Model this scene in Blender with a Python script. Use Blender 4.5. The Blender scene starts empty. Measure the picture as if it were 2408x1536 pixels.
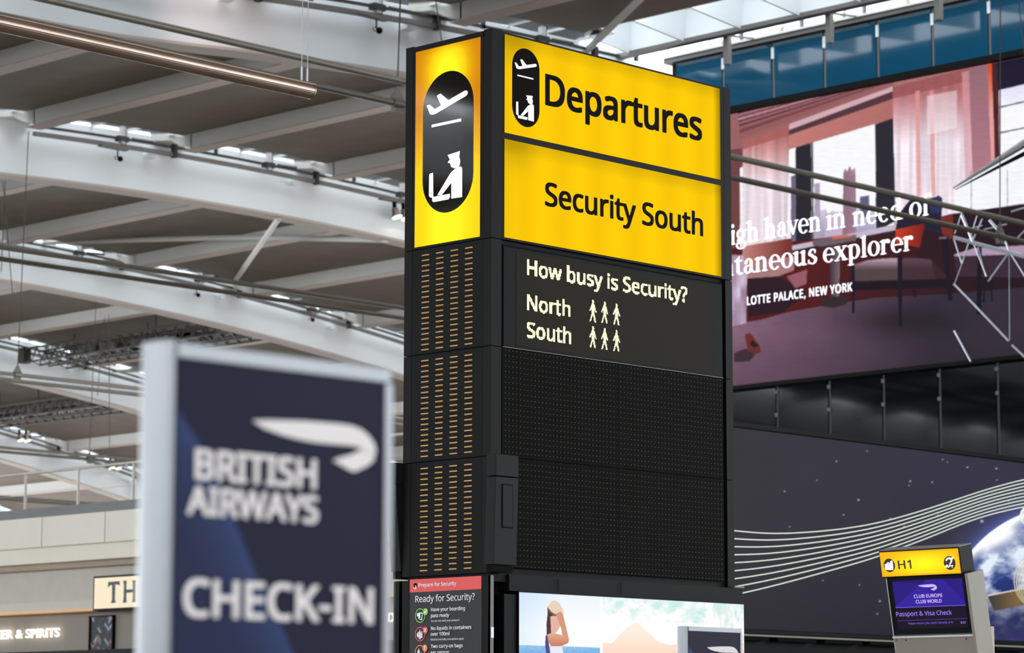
import bpy, bmesh, math, os, random
import numpy as np
from mathutils import Vector, Matrix
from mathutils.geometry import tessellate_polygon
from mathutils.bvhtree import BVHTree

random.seed(4)
S = bpy.context.scene
C = S.collection

# ------------------------------------------------------------------ camera
F = 6660.0                       # focal length in pixels of the 2408 wide frame
PITCH, ROLL, YAW = 0.1445, 0.002, 0.7716
CAMP = np.array([0.0, 0.0, 1.5])


def _basis():
    Rr = np.array([math.sin(YAW), math.cos(YAW)])
    Lr = np.array([-math.cos(YAW), math.sin(YAW)])

    def w(v):
        return np.array([v[0] * Rr[0] + v[1] * Rr[1], v[0] * Lr[0] + v[1] * Lr[1], v[2]])
    fwd = w((0, math.cos(PITCH), math.sin(PITCH)))
    right = w((1, 0, 0))
    up = w((0, -math.sin(PITCH), math.cos(PITCH)))
    c, s = math.cos(ROLL), math.sin(ROLL)
    return c * right + s * up, -s * right + c * up, fwd


RT, UP, FW = _basis()
cam = bpy.data.cameras.new('camera')
cam.lens = F / 2408 * 36
cam.sensor_width = 36
cam.clip_start = 0.1
cam.clip_end = 2000
cam.dof.use_dof = True
cam.dof.focus_distance = 20.0
cam.dof.aperture_fstop = 5.2
camo = bpy.data.objects.new('camera', cam)
M = Matrix.Identity(4)
for i in range(3):
    M[i][0], M[i][1], M[i][2], M[i][3] = RT[i], UP[i], -FW[i], CAMP[i]
camo.matrix_world = M
C.objects.link(camo)
S.camera = camo
S.view_settings.view_transform = 'Standard'
S.view_settings.look = 'None'
S.view_settings.exposure = 0
S.view_settings.gamma = 1
S.view_settings.use_curve_mapping = False
S.cycles.use_denoising = True
S.cycles.max_bounces = 6
S.cycles.diffuse_bounces = 4
S.cycles.glossy_bounces = 3
S.cycles.transparent_max_bounces = 8
S.cycles.use_adaptive_sampling = True
S.cycles.adaptive_threshold = 0.02
S.cycles.sample_clamp_indirect = 4

# ------------------------------------------------------------------ sky: bright even overcast
world = bpy.data.worlds.new('overcast_sky')
S.world = world
world.use_nodes = True
bg = world.node_tree.nodes['Background']
bg.inputs[0].default_value = (0.90, 0.96, 1.0, 1)
bg.inputs[1].default_value = 6.4


def area(name, loc, size, power, color, rot=(0, 0, 0)):
    l = bpy.data.lights.new(name, 'AREA')
    l.shape = 'RECTANGLE'
    l.size, l.size_y = size
    l.energy = power
    l.color = color
    o = bpy.data.objects.new(name, l)
    o.location = loc
    o.rotation_euler = rot
    C.objects.link(o)
    return o


# ------------------------------------------------------------------ helpers
def lin(c):
    return tuple(((x / 255) / 12.92 if x / 255 <= 0.04045 else ((x / 255 + 0.055) / 1.055) ** 2.4) for x in c)


def linarr(a):
    a = np.clip(a, 0, 255) / 255.0
    return np.where(a <= 0.04045, a / 12.92, ((a + 0.055) / 1.055) ** 2.4)


def mat(name, rgb, rough=0.5, metal=0.0, emit=None, estr=1.0, var=0.06, vscale=3.0, spec=0.5, coat=0.0):
    m = bpy.data.materials.new(name)
    m.use_nodes = True
    nt = m.node_tree
    b = nt.nodes['Principled BSDF']
    b.inputs['Roughness'].default_value = rough
    b.inputs['Metallic'].default_value = metal
    b.inputs['Specular IOR Level'].default_value = spec
    if coat:
        b.inputs['Coat Weight'].default_value = coat
        b.inputs['Coat Roughness'].default_value = 0.03
    c = lin(rgb)
    if var:
        tc = nt.nodes.new('ShaderNodeTexCoord')
        n = nt.nodes.new('ShaderNodeTexNoise')
        n.inputs['Scale'].default_value = vscale
        n.inputs['Detail'].default_value = 4
        r = nt.nodes.new('ShaderNodeValToRGB')
        r.color_ramp.elements[0].position = 0.3
        r.color_ramp.elements[1].position = 0.7
        r.color_ramp.elements[0].color = tuple(x * (1 - var) for x in c) + (1,)
        r.color_ramp.elements[1].color = tuple(min(1, x * (1 + var)) for x in c) + (1,)
        nt.links.new(tc.outputs['Object'], n.inputs['Vector'])
        nt.links.new(n.outputs['Fac'], r.inputs['Fac'])
        nt.links.new(r.outputs['Color'], b.inputs['Base Color'])
    else:
        b.inputs['Base Color'].default_value = c + (1,)
    if emit is not None:
        b.inputs['Emission Color'].default_value = lin(emit) + (1,)
        b.inputs['Emission Strength'].default_value = estr
    return m


def attr_mat(name, emissive=True, rough=0.5, spec=0.3, estr=1.0):
    """colour printed (or shown) from the mesh's own colour attribute"""
    m = bpy.data.materials.new(name)
    m.use_nodes = True
    nt = m.node_tree
    b = nt.nodes['Principled BSDF']
    a = nt.nodes.new('ShaderNodeAttribute')
    a.attribute_name = 'Col'
    b.inputs['Roughness'].default_value = rough
    b.inputs['Specular IOR Level'].default_value = spec
    if emissive:
        b.inputs['Base Color'].default_value = (0.004, 0.004, 0.004, 1)
        nt.links.new(a.outputs['Color'], b.inputs['Emission Color'])
        b.inputs['Emission Strength'].default_value = estr
    else:
        nt.links.new(a.outputs['Color'], b.inputs['Base Color'])
    return m


def tag(o, label=None, cat=None, group=None, kind=None):
    if label: o['label'] = label
    if cat: o['category'] = cat
    if group: o['group'] = group
    if kind: o['kind'] = kind
    return o


def empty(name, loc=(0, 0, 0), parent=None):
    o = bpy.data.objects.new(name, None)
    C.objects.link(o)
    if parent is not None:
        o.parent = parent
    o.location = loc
    o.empty_display_size = 0.2
    o['_base'] = tuple(loc)
    return o


def place(o, parent):
    """parent with coordinates of the mesh given in world space (parents are never rotated)"""
    if parent is not None:
        o.parent = parent
        p = parent
        off = Vector((0, 0, 0))
        while p is not None:
            off += p.location
            p = p.parent
        o.location = o.location - off
    return o


class MB:
    def __init__(self):
        self.v, self.f = [], []

    def box(self, x0, x1, y0, y1, z0, z1):
        b = len(self.v)
        self.v += [(x, y, z) for x in (x0, x1) for y in (y0, y1) for z in (z0, z1)]
        for q in ((0, 1, 3, 2), (4, 6, 7, 5), (0, 4, 5, 1), (2, 3, 7, 6), (0, 2, 6, 4), (1, 5, 7, 3)):
            self.f.append(tuple(b + i for i in q))
        return self

    def hexa(self, pts):
        """8 points ordered as in box"""
        b = len(self.v)
        self.v += [tuple(p) for p in pts]
        for q in ((0, 1, 3, 2), (4, 6, 7, 5), (0, 4, 5, 1), (2, 3, 7, 6), (0, 2, 6, 4), (1, 5, 7, 3)):
            self.f.append(tuple(b + i for i in q))
        return self

    def tube(self, pts, r, n=12, cap=True):
        pts = [Vector(p) for p in pts]
        b = len(self.v)
        k = len(pts)
        for i, p in enumerate(pts):
            d = (pts[min(i + 1, k - 1)] - pts[max(i - 1, 0)]).normalized()
            a = Vector((0, 0, 1)) if abs(d.z) < 0.9 else Vector((1, 0, 0))
            s = d.cross(a).normalized()
            t = s.cross(d)
            rr = r[i] if isinstance(r, (list, tuple)) else r
            for j in range(n):
                w = 2 * math.pi * j / n
                self.v.append(tuple(p + rr * (math.cos(w) * s + math.sin(w) * t)))
        for i in range(k - 1):
            for j in range(n):
                j2 = (j + 1) % n
                self.f.append((b + i * n + j, b + i * n + j2, b + (i + 1) * n + j2, b + (i + 1) * n + j))
        if cap:
            self.f.append(tuple(b + j for j in range(n))[::-1])
            self.f.append(tuple(b + (k - 1) * n + j for j in range(n)))
        return self

    def build(self, name, m, parent=None, smooth=False, bevel=0):
        me = bpy.data.meshes.new(name)
        me.from_pydata(self.v, [], self.f)
        bm = bmesh.new()
        bm.from_mesh(me)
        bmesh.ops.recalc_face_normals(bm, faces=bm.faces)
        if bevel:
            bmesh.ops.bevel(bm, geom=[e for e in bm.edges if e.calc_face_angle(0) > 0.7], offset=bevel, segments=2, affect='EDGES', profile=0.6)
        bm.to_mesh(me)
        bm.free()
        if m is not None:
            me.materials.append(m)
        # local origin at the mesh's own centre
        if len(me.vertices):
            co = np.empty(len(me.vertices) * 3)
            me.vertices.foreach_get('co', co)
            co = co.reshape(-1, 3)
            c = (co.min(0) + co.max(0)) / 2
            c[2] = co[:, 2].min()
            me.vertices.foreach_set('co', (co - c).ravel())
        else:
            c = (0, 0, 0)
        if smooth:
            for p in me.polygons:
                p.use_smooth = True
            me.set_sharp_from_angle(angle=math.radians(40))
        o = bpy.data.objects.new(name, me)
        o.location = c
        C.objects.link(o)
        return place(o, parent)


def box(name, m, x0, x1, y0, y1, z0, z1, parent=None, bevel=0):
    return MB().box(x0, x1, y0, y1, z0, z1).build(name, m, parent, bevel=bevel)


def ray(x, y):
    return FW + RT * ((x - 1204) / F) - UP * ((y - 768) / F)


def project(P):
    """P (...,3) -> photograph pixels"""
    q = P - CAMP
    z = q @ FW
    return 1204 + F * (q @ RT) / z, 768 - F * (q @ UP) / z


class Plane:
    def __init__(self, o, u, v):
        self.o, self.u, self.v = np.array(o, float), np.array(u, float), np.array(v, float)
        self.n = np.cross(self.u, self.v)          # towards the viewer
        if self.n @ (CAMP - self.o) < 0:
            self.n = -self.n

    def uv(self, x, y):
        d = ray(x, y)
        t = ((self.o - CAMP) @ self.n) / (d @ self.n)
        p = CAMP + d * t - self.o
        return p @ self.u, p @ self.v

    def pt(self, u, v, off=0.0):
        return self.o + self.u * u + self.v * v + self.n * off

    def poly(self, name, m, pts, off=0.003, th=0.003, parent=None, px=True):
        """a flat piece cut to an outline, th thick, its face off in front of the plane"""
        return self.polys(name, m, [pts], off, th, parent, px)

    def polys(self, name, m, rings, off=0.003, th=0.003, parent=None, px=True):
        mb = MB()
        for pts in rings:
            uvs = [self.uv(*p) for p in pts] if px else pts
            b = len(mb.v)
            n = len(uvs)
            for d in (off, off - th):
                mb.v += [tuple(self.pt(u, v, d)) for u, v in uvs]
            for t in tessellate_polygon([[Vector((u, v, 0)) for u, v in uvs]]):
                mb.f.append(tuple(b + i for i in t))
                mb.f.append(tuple(b + n + i for i in t)[::-1])
            for i in range(n):
                j = (i + 1) % n
                mb.f.append((b + i, b + j, b + n + j, b + n + i))
        return mb.build(name, m, parent)

    def quadbox(self, name, m, u0, u1, v0, v1, d0, d1, parent=None, bevel=0):
        pts = [self.pt(u, v, d) for u in (u0, u1) for v in (v0, v1) for d in (d0, d1)]
        return MB().hexa(pts).build(name, m, parent, bevel=bevel)

    def picture(self, name, m, u0, u1, v0, v1, nu, nv, paint, off=0.004, parent=None):
        """a flat picture: a fine grid whose colour attribute holds what is printed or shown"""
        us, vs = np.linspace(u0, u1, nu), np.linspace(v0, v1, nv)
        U, V = np.meshgrid(us, vs)
        P = self.o + U[..., None] * self.u + V[..., None] * self.v + self.n * off
        X, Y = project(P)
        # average over four sub-samples so that printed edges stay soft
        dx, dy = np.abs(np.diff(X, axis=1)).mean() / 3, np.abs(np.diff(Y, axis=0)).mean() / 3
        col = sum(paint(X + a * dx, Y + b * dy, U, V) for a, b in ((-1, -1), (1, -1), (-1, 1), (1, 1))) / 4
        me = bpy.data.meshes.new(name)
        c = P.reshape(-1, 3).mean(0)
        idx = np.arange(nu * nv).reshape(nv, nu)
        q = np.stack([idx[:-1, :-1], idx[:-1, 1:], idx[1:, 1:], idx[1:, :-1]], -1).reshape(-1, 4)
        me.vertices.add(nu * nv)
        me.vertices.foreach_set('co', (P.reshape(-1, 3) - c).ravel())
        me.loops.add(q.size)
        me.loops.foreach_set('vertex_index', q.ravel())
        me.polygons.add(len(q))
        me.polygons.foreach_set('loop_start', np.arange(0, q.size, 4))
        me.update(calc_edges=True)
        a = me.color_attributes.new('Col', 'FLOAT_COLOR', 'POINT')
        rgba = np.ones((nu * nv, 4))
        rgba[:, :3] = linarr(col).reshape(-1, 3)
        a.data.foreach_set('color', rgba.ravel())
        me.materials.append(m)
        o = bpy.data.objects.new(name, me)
        o.location = c
        C.objects.link(o)
        return place(o, parent)


# painters' tools (arrays of photograph coordinates)
def inpoly(X, Y, pts):
    r = np.zeros(X.shape, bool)
    n = len(pts)
    for i in range(n):
        x0, y0 = pts[i]
        x1, y1 = pts[(i + 1) % n]
        if y0 == y1:
            continue
        c = (y0 > Y) != (y1 > Y)
        r ^= c & (X < (x1 - x0) * (Y - y0) / (y1 - y0) + x0)
    return r


def fill(col, X, Y, pts, c, a=1.0):
    k = inpoly(X, Y, pts)
    c = np.asarray(c, float)
    if c.ndim == 1:
        col[k] = col[k] * (1 - a) + c * a
    else:
        col[k] = col[k] * (1 - a) + c[k] * a


def lerp(c0, c1, t):
    t = np.clip(t, 0, 1)[..., None]
    return np.array(c0, float) * (1 - t) + np.array(c1, float) * t


_R = np.random.RandomState(7).rand(256, 256)


def noise(x, y, s):
    x, y = np.asarray(x) / s, np.asarray(y) / s
    xi, yi = np.floor(x).astype(int), np.floor(y).astype(int)
    fx, fy = x - xi, y - yi
    fx, fy = fx * fx * (3 - 2 * fx), fy * fy * (3 - 2 * fy)
    g = lambda a, b: _R[a % 256, b % 256]
    return (g(xi, yi) * (1 - fx) + g(xi + 1, yi) * fx) * (1 - fy) + (g(xi, yi + 1) * (1 - fx) + g(xi + 1, yi + 1) * fx) * fy


def fbm(x, y, s, o=4):
    t, a, w = 0, 1.0, 0
    for k in range(o):
        t = t + a * noise(x + 31 * k, y + 17 * k, s / 2 ** k)
        w += a
        a *= 0.55
    return t / w


# lettering
def _font(fn):
    try:
        return bpy.data.fonts.load(os.path.join(bpy.utils.system_resource('DATAFILES', path='fonts'), fn))
    except Exception:
        return None


SANS = _font('NotoSansHebrew-Regular.woff2')


def text_geo(s, bold=0.0, font=SANS, space=1.0):
    c = bpy.data.curves.new('lettering', 'FONT')
    c.body = s
    if font: c.font = font
    c.resolution_u = 4
    c.space_character = space
    o = bpy.data.objects.new('lettering', c)
    me = bpy.data.meshes.new_from_object(o)
    v = np.empty(len(me.vertices) * 3)
    me.vertices.foreach_get('co', v)
    v = v.reshape(-1, 3).copy()
    v[:, 2] = 0
    f = [tuple(p.vertices) for p in me.polygons]
    if bold:                                        # heavier weight: the outline spread evenly all round
        n = len(v)
        vs, fs = [v], list(f)
        for k, (ax, ay) in enumerate(((1, .75), (-1, .75), (-1, -.75), (1, -.75), (1, 0), (-1, 0), (0, .75), (0, -.75))):
            vs.append(v + np.array((bold * ax, bold * ay, -2.5e-4 * (k + 1))))
            fs += [tuple(i + n * (k + 1) for i in q) for q in f]
        v, f = np.concatenate(vs), fs
    bpy.data.objects.remove(o)
    bpy.data.meshes.remove(me)
    bpy.data.curves.remove(c)
    return v, f


_cap = {}


def cap_of(font, bold):
    k = (font.name if font else '', bold)
    if k not in _cap:
        v, _ = text_geo('H', bold, font)
        _cap[k] = (v[:, 1].min(), v[:, 1].max())
    return _cap[k]


def text_uv(pl, s, l, rx, cap, bold=0.0, font=SANS, space=1.0):
    """l = pixel of the baseline's left end, rx = pixel of its right end, cap = capital height in pixels at the left"""
    v, f = text_geo(s, bold, font, space)
    u0, v0 = pl.uv(*l)
    u1, _ = pl.uv(*rx)
    _, vt = pl.uv(l[0], l[1] - cap)
    b0, b1 = cap_of(font, bold)
    sx = (u1 - u0) / (v[:, 0].max() - v[:, 0].min())
    sy = (vt - v0) / (b1 - b0)
    w = np.stack([u0 + (v[:, 0] - v[:, 0].min()) * sx, v0 + (v[:, 1] - b0) * sy, v[:, 2]], 1)
    return w, f


def lettering(pl, m, s, l, rx, cap, bold=0.0, font=SANS, off=0.006, th=0.0, parent=None, name='lettering', space=1.0):
    w, f = text_uv(pl, s, l, rx, cap, bold, font, space)
    mb = MB()
    mb.v = [tuple(pl.pt(a, b, off + c)) for a, b, c in w]
    mb.f = list(f)
    if th:                                          # solid letters: add back and sides
        n = len(w)
        edges = {}
        for q in f:
            for i in range(len(q)):
                e = (q[i], q[(i + 1) % len(q)])
                edges[e] = 1
        mb.v += [tuple(pl.pt(a, b, off - th)) for a, b, c in w]
        for (i, j) in edges:
            if (j, i) not in edges:
                mb.f.append((i, j, j + n, i + n))
    o = mb.build(name, m, parent)
    return o


def circle(cu, cv, r, n=40, a0=0, a1=2 * math.pi):
    return [(cu + r * math.cos(a0 + (a1 - a0) * i / n), cv + r * math.sin(a0 + (a1 - a0) * i / n)) for i in range(n)]


def ring_poly(pl, name, m, cu, cv, r0, r1, off, parent, n=40):
    mb = MB()
    for i in range(n):
        a = 2 * math.pi * i / n
        for r in (r0, r1):
            mb.v.append(tuple(pl.pt(cu + r * math.cos(a), cv + r * math.sin(a), off)))
    for i in range(n):
        j = (i + 1) % n
        mb.f.append((2 * i, 2 * i + 1, 2 * j + 1, 2 * j))
    return mb.build(name, m, parent)


# ------------------------------------------------------------------ materials
WHITE = mat('white_painted_steel', (232, 238, 242), 0.55, var=0.02, vscale=0.4)
FLANGE = mat('white_painted_flange', (190, 178, 172), 0.6, var=0.03, vscale=0.5)
SOFFIT = mat('brown_grey_soffit', (124, 116, 108), 0.75, var=0.08, vscale=0.8)
PURL = mat('grey_white_purlin', (214, 213, 209), 0.6, var=0.03, vscale=0.6)
DKRAIL = mat('dark_grey_rail', (52, 52, 54), 0.5, var=0.05)
MDRAIL = mat('mid_grey_rail', (108, 104, 102), 0.5, var=0.05)
TUBE = mat('grey_painted_tube', (120, 113, 105), 0.38, 0.3, var=0.05)
BRONZE = mat('brushed_bronze', (176, 158, 146), 0.36, 1.0, var=0.08, vscale=2)
CASE = mat('charcoal_casing', (19, 17, 17), 0.5, var=0.05, vscale=5, spec=0.08)
CASE2 = mat('charcoal_panel', (17, 17, 17), 0.55, var=0.05, vscale=6, spec=0.08)
BLACK = mat('matt_black', (11, 11, 13), 0.5, var=0.05, spec=0.1)
GAP = mat('black_joint', (9, 9, 10), 0.8, var=0.0, spec=0.1)
INK = mat('black_lettering', (14, 10, 7), 0.5, var=0.0, spec=0.02)
WLIT = mat('lit_white_print', (230, 228, 228), 0.4, emit=(255, 253, 250), estr=1.0, var=0)
GREYLIT = mat('dim_lit_print', (200, 198, 200), 0.4, emit=(196, 192, 194), estr=0.75, var=0)
WPRINT = mat('white_print', (250, 250, 252), 0.5, var=0)
REDP = mat('red_print', (205, 62, 62), 0.5, var=0, emit=(205, 62, 62), estr=0.25)
GREENP = mat('green_print', (120, 190, 70), 0.5, var=0, emit=(120, 190, 70), estr=0.2)
ORANGEP = mat('orange_print', (225, 120, 60), 0.5, var=0, emit=(225, 120, 60), estr=0.2)
SILVER = mat('brushed_aluminium', (188, 190, 194), 0.32, 0.85, var=0.04, vscale=4)
SILVER2 = mat('satin_aluminium', (205, 204, 204), 0.5, 0.3, var=0.03, vscale=4)
CREAM = mat('cream_painted_fascia', (240, 232, 216), 0.6, var=0.02, vscale=1)
GREYW = mat('grey_plaster_wall', (146, 139, 130), 0.7, var=0.04, vscale=1)
LEDM = mat('lit_led', (30, 28, 20), 0.5, emit=(255, 250, 205), estr=1.15, var=0)


def glass_mat(name, tint, t=0.9):
    m = bpy.data.materials.new(name)
    m.use_nodes = True
    nt = m.node_tree
    nt.nodes.remove(nt.nodes['Principled BSDF'])
    out = nt.nodes['Material Output']
    tr = nt.nodes.new('ShaderNodeBsdfTransparent')
    tr.inputs[0].default_value = tuple(x * t for x in lin(tint)) + (1,)
    gl = nt.nodes.new('ShaderNodeBsdfGlossy')
    gl.inputs['Roughness'].default_value = 0.03
    fr = nt.nodes.new('ShaderNodeFresnel')
    fr.inputs['IOR'].default_value = 1.45
    mx = nt.nodes.new('ShaderNodeMixShader')
    nt.links.new(fr.outputs[0], mx.inputs[0])
    nt.links.new(tr.outputs[0], mx.inputs[1])
    nt.links.new(gl.outputs[0], mx.inputs[2])
    nt.links.new(mx.outputs[0], out.inputs[0])
    return m


PANE = glass_mat('clear_rooflight_glass', (255, 255, 255), 1.0)
PANE2 = glass_mat('dimmed_window_glass', (244, 250, 246), 0.62)  # clerestory glass, tinted to dim the bright sky seen through it

exec_parts = []
# ================================================================== THE ROOF
Y0, SP = 51.1, 18.0


def zb(X):
    """height of a rafter's underside along the shallow arch"""
    if X < 40:
        return 18.5 - 2.796e-3 * (40 - 58.14) ** 2 - (40 - X) * 0.03
    return 18.5 - 2.796e-3 * (X - 58.14) ** 2


RAFT_H, SEC_D, GAPY, GLZ = 1.24, 0.47, 1.05, 0.56
XS0 = 49.4                     # a purlin every 6 m
DZ = {0: 0.0, 1: -0.06, 2: 0.06, 3: -0.08, 4: 0.0}

ceiling = empty('ceiling', (55, 70, 18))
tag(ceiling, 'arched terminal roof of white rafters, purlins and brown soffit panels', kind='structure')

_mesh_cache = {}


def arch_beam(mb, xs, y0, y1, lo, hi):
    """a beam along x whose underside is zb+lo and top zb+hi"""
    b = len(mb.v)
    for x in xs:
        z = zb(x)
        mb.v += [(x, y0, z + lo), (x, y1, z + lo), (x, y1, z + hi), (x, y0, z + hi)]
    for i in range(len(xs) - 1):
        for j in range(4):
            k = (j + 1) % 4
            mb.f.append((b + 4 * i + j, b + 4 * i + k, b + 4 * i + 4 + k, b + 4 * i + 4 + j))
    mb.f.append((b, b + 1, b + 2, b + 3))
    e = b + 4 * (len(xs) - 1)
    mb.f.append((e + 3, e + 2, e + 1, e))


def xr(a, b, step=2.0):
    n = max(1, int(round((b - a) / step)))
    return [a + (b - a) * i / n for i in range(n + 1)]


far_soffit, far_purlin = MB(), MB()
XMIN, XMAX = -40.6, 115.4
for i in range(-5, 6):
    Y = Y0 + SP * i
    dz = DZ.get(i, 0)
    x0, x1 = (XMIN, XMAX) if i >= 0 else (XMIN, 60.0)
    mb = MB()
    arch_beam(mb, xr(x0, x1), Y, Y + 0.7, 0.07 + dz, RAFT_H + GLZ)
    mb.build('rafter', WHITE, ceiling)
    mb = MB()
    arch_beam(mb, xr(x0, x1), Y + 0.0, Y + 0.74, dz - 0.0, 0.07 + dz)
    mb.build('rafter_flange', FLANGE, ceiling)
# bays: soffit panels, purlins and rooflight panes; bay i lies in front of rafter i
for i in range(-4, 6):
    ya, yb = Y0 + SP * (i - 1) + 0.7, Y0 + SP * i
    for k in range(-15, 11):
        xa, xb = XS0 + 6 * k, XS0 + 6 * (k + 1)
        if i <= 0 and xa > 55:
            continue
        near = (i >= 0 and k >= -2 and (xa / max(yb, 1) < 1.35) and (xb / yb > 0.62))
        xe = 54.15 if (i <= 0 and xb > 54.15 and xa < 54.15) else xb
        mb = MB() if near else far_soffit
        arch_beam(mb, xr(xa + 0.24, xe - (0.24 if xe == xb else 0)), ya, yb - GAPY, RAFT_H + SEC_D, RAFT_H + SEC_D + 0.2)
        if near:
            mb.build('soffit_panel', SOFFIT, ceiling)
        # purlin: hangs below the soffit, flares where it meets the rafter
        pm = MB() if near else far_purlin
        z = zb(xa)
        lo, hi = z + RAFT_H, z + RAFT_H + SEC_D + 0.25
        pm.box(xa - 0.22, xa + 0.22, ya, yb - (1.4 if near else 0), lo, hi)
        if near:
            pts = [(xa - 0.22, yb - GAPY - 0.4), (xa + 0.22, yb - GAPY - 0.4), (xa + 0.22, yb - 0.85), (xa + 0.30, yb - 0.5), (xa + 0.48, yb - 0.2), (xa + 0.7, yb + .01), (xa - 0.7, yb + .01), (xa - 0.48, yb - 0.2), (xa - 0.30, yb - 0.5), (xa - 0.22, yb - 0.85)]
            b = len(pm.v)
            n = len(pts)
            pm.v += [(px_, py_, lo + 0.012 + 0.38 * min(1, max(0, (py_ - (yb - 1.1)) / 0.55))) for px_, py_ in pts]
            pm.v += [(px_, py_, hi) for px_, py_ in pts]
            pm.f.append(tuple(b + q for q in range(n)))
            pm.f.append(tuple(b + n + q for q in range(n))[::-1])
            for q in range(n):
                r = (q + 1) % n
                pm.f.append((b + q, b + r, b + n + r, b + n + q))
            pm.build('purlin', PURL, ceiling)
            MB().box(xa - 0.27, xa + 0.27, ya, yb - 1.08, lo - 0.035, lo).build('purlin_flange', FLANGE, ceiling)
            # rooflight panes
            for q in range(4):
                pa = xa + 0.3 + q * (xb - xa - 0.6) / 4
                pb = xa + 0.3 + (q + 1) * (xb - xa - 0.6) / 4 - 0.05
                g = MB()
                za, zc = zb(pa) + RAFT_H + GLZ, zb(pb) + RAFT_H + GLZ
                g.hexa([(pa, yb - GAPY - 0.3, za), (pa, yb - GAPY - 0.3, za + 0.02), (pa, yb, za), (pa, yb, za + 0.02),
                        (pb, yb - GAPY - 0.3, zc), (pb, yb - GAPY - 0.3, zc + 0.02), (pb, yb, zc), (pb, yb, zc + 0.02)])
                g.build('rooflight_pane', PANE, ceiling)
                MB().box(pb, pb + 0.05, yb - GAPY - 0.3, yb, zc - 0.02, zc + 0.06).build('glazing_bar', WHITE, ceiling)
tag(far_soffit.build('soffit_panel_field', SOFFIT, ceiling), kind='stuff')
tag(far_purlin.build('purlin_field', PURL, ceiling), kind='stuff')


# bracing rods between rafters
def rod(x0, y0, x1, y1, r=0.07, dz0=RAFT_H - 0.1, dz1=RAFT_H - 0.1):
    MB().tube([(x0, y0, zb(x0) + dz0), (x1, y1, zb(x1) + dz1)], r, 8).build('bracing_rod', PURL, ceiling, smooth=True)


Pm = lambda Yl: Plane((0, Yl, 0), (1, 0, 0), (0, 0, 1))
# edge beam where the roof ends at the right-hand glass wall
edge = empty('trim_1', (56.7, 40, 20))
tag(edge, 'white edge beam with baffles along the top of the glass wall', kind='structure')
MB().box(56.7, 57.0, 10, 51.1, 20.2, 21.9).build('edge_beam', WHITE, edge)
MB().box(56.62, 56.9, 10, 51.1, 20.08, 20.2).build('edge_flange', MDRAIL, edge)
for q in range(20):
    box('rooflight_pane', PANE, 53.9, 56.75, 51.1 - 2.0 * (q + 1) + .03, 51.1 - 2.0 * q - .03, 21.0, 21.02, edge)
    box('glazing_bar', WHITE, 53.9, 56.75, 51.1 - 2.0 * q - .03, 51.1 - 2.0 * q + .03, 20.96, 21.08, edge)
for q in range(20):
    yy = 50.61 - 1.98 * q
    g = MB()
    x0_, x1_ = 54.3, 56.7
    g.hexa([(x0_, yy, 20.35), (x0_, yy, 21.6), (x0_, yy + 0.06, 20.35), (x0_, yy + 0.06, 21.6),
            (x1_, yy, 20.12), (x1_, yy, 21.6), (x1_, yy + 0.06, 20.12), (x1_, yy + 0.06, 21.6)])
    g.build('baffle', WHITE, edge)
rod(60.32, 69.4, 73.35, 87.1, 0.10, 18.4 - zb(60.32), 19.75 - zb(73.35))
rod(42.2, 33.8, 55.4, 51.1, 0.10, 18.5 - zb(42.2), 20.06 - zb(55.4))
MB().tube([(65.2, 69.4, 18.32), (66.4, 78, 19.62), (66.0, 80, 19.78), (63.9, 87.1, 20.22)], 0.10, 8).build('bracing_rod', PURL, ceiling, smooth=True)
MB().tube([(84.5, 87.6, 17.0), (83.4, 96, 18.1), (81.2, 105.0, 18.5)], 0.10, 8).build('bracing_rod', PURL, ceiling, smooth=True)

# ================================================================== FLOOR AND WALLS
FLOORM = mat('warm_stone_floor', (130, 116, 104), 0.3, var=0.06, vscale=0.3)
fl = box('floor', FLOORM, -45, 130, -50, 160, -0.2, 0.0)
tag(fl, kind='structure')

for nm_, a_ in (('added_wall_front', (-45, 130, -46, -45.6)), ('added_wall_side', (-45.4, -45, -46, 120))):  # unseen low walls, added to keep sky light off low objects
    tag(box(nm_, GREYW, *a_, 0, 8.5 if nm_ == 'added_wall_front' else 6.0), kind='structure')

# right-hand glass wall: blue upper panes, dark lower panes
BLUEG = mat('teal_back_painted_glass', (17, 76, 106), 0.08, var=0.10, vscale=0.25, spec=0.38)
DARKG = mat('dark_back_painted_glass', (7, 14, 19), 0.04, var=0.10, vscale=0.25, spec=0.32)
wr = empty('wall_right', (58.1, 40, 0))
tag(wr, 'right-hand wall clad in teal and dark glass around the large screen', kind='structure')
box('wall_core', BLACK, 58.12, 58.6, 8, 50.35, 0, 20.02, wr)
box('wall_cap', MDRAIL, 57.86, 58.7, 8, 50.45, 20.02, 20.14, wr)
box('wall_cap_lip', SILVER2, 57.80, 58.0, 8, 50.45, 20.14, 20.20, wr)
JY = [50.14 - 1.738 * k for k in range(0, 22)]
for k in range(len(JY) - 1):
    a, b = JY[k + 1] + 0.05, JY[k] - 0.05
    box('glass_panel', BLUEG, 57.98, 58.02, a, b, 18.42, 19.98, wr)
    g = box('glass_panel', DARKG, 57.98, 58.02, a, b, 5.6, 10.72, wr)
    box('joint_fin', MDRAIL, 58.0, 58.08, JY[k + 1] - 0.03, JY[k + 1] + 0.03, 18.3, 20.0, wr)
    box('joint_clip', WHITE, 57.96, 58.03, JY[k + 1] - 0.045, JY[k + 1] + 0.045, 19.55, 19.86, wr)
    box('joint_fin', DKRAIL, 58.0, 58.08, JY[k + 1] - 0.03, JY[k + 1] + 0.03, 5.6, 10.7, wr)
    for zz in (9.9, 8.2, 10.5):
        box('joint_clip', MDRAIL, 57.95, 58.03, JY[k + 1] - 0.05, JY[k + 1] + 0.05, zz, zz + 0.09, wr)
box('screen_head_trim', BLACK, 57.7, 58.1, 8, 50.3, 18.24, 18.40, wr)
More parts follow.
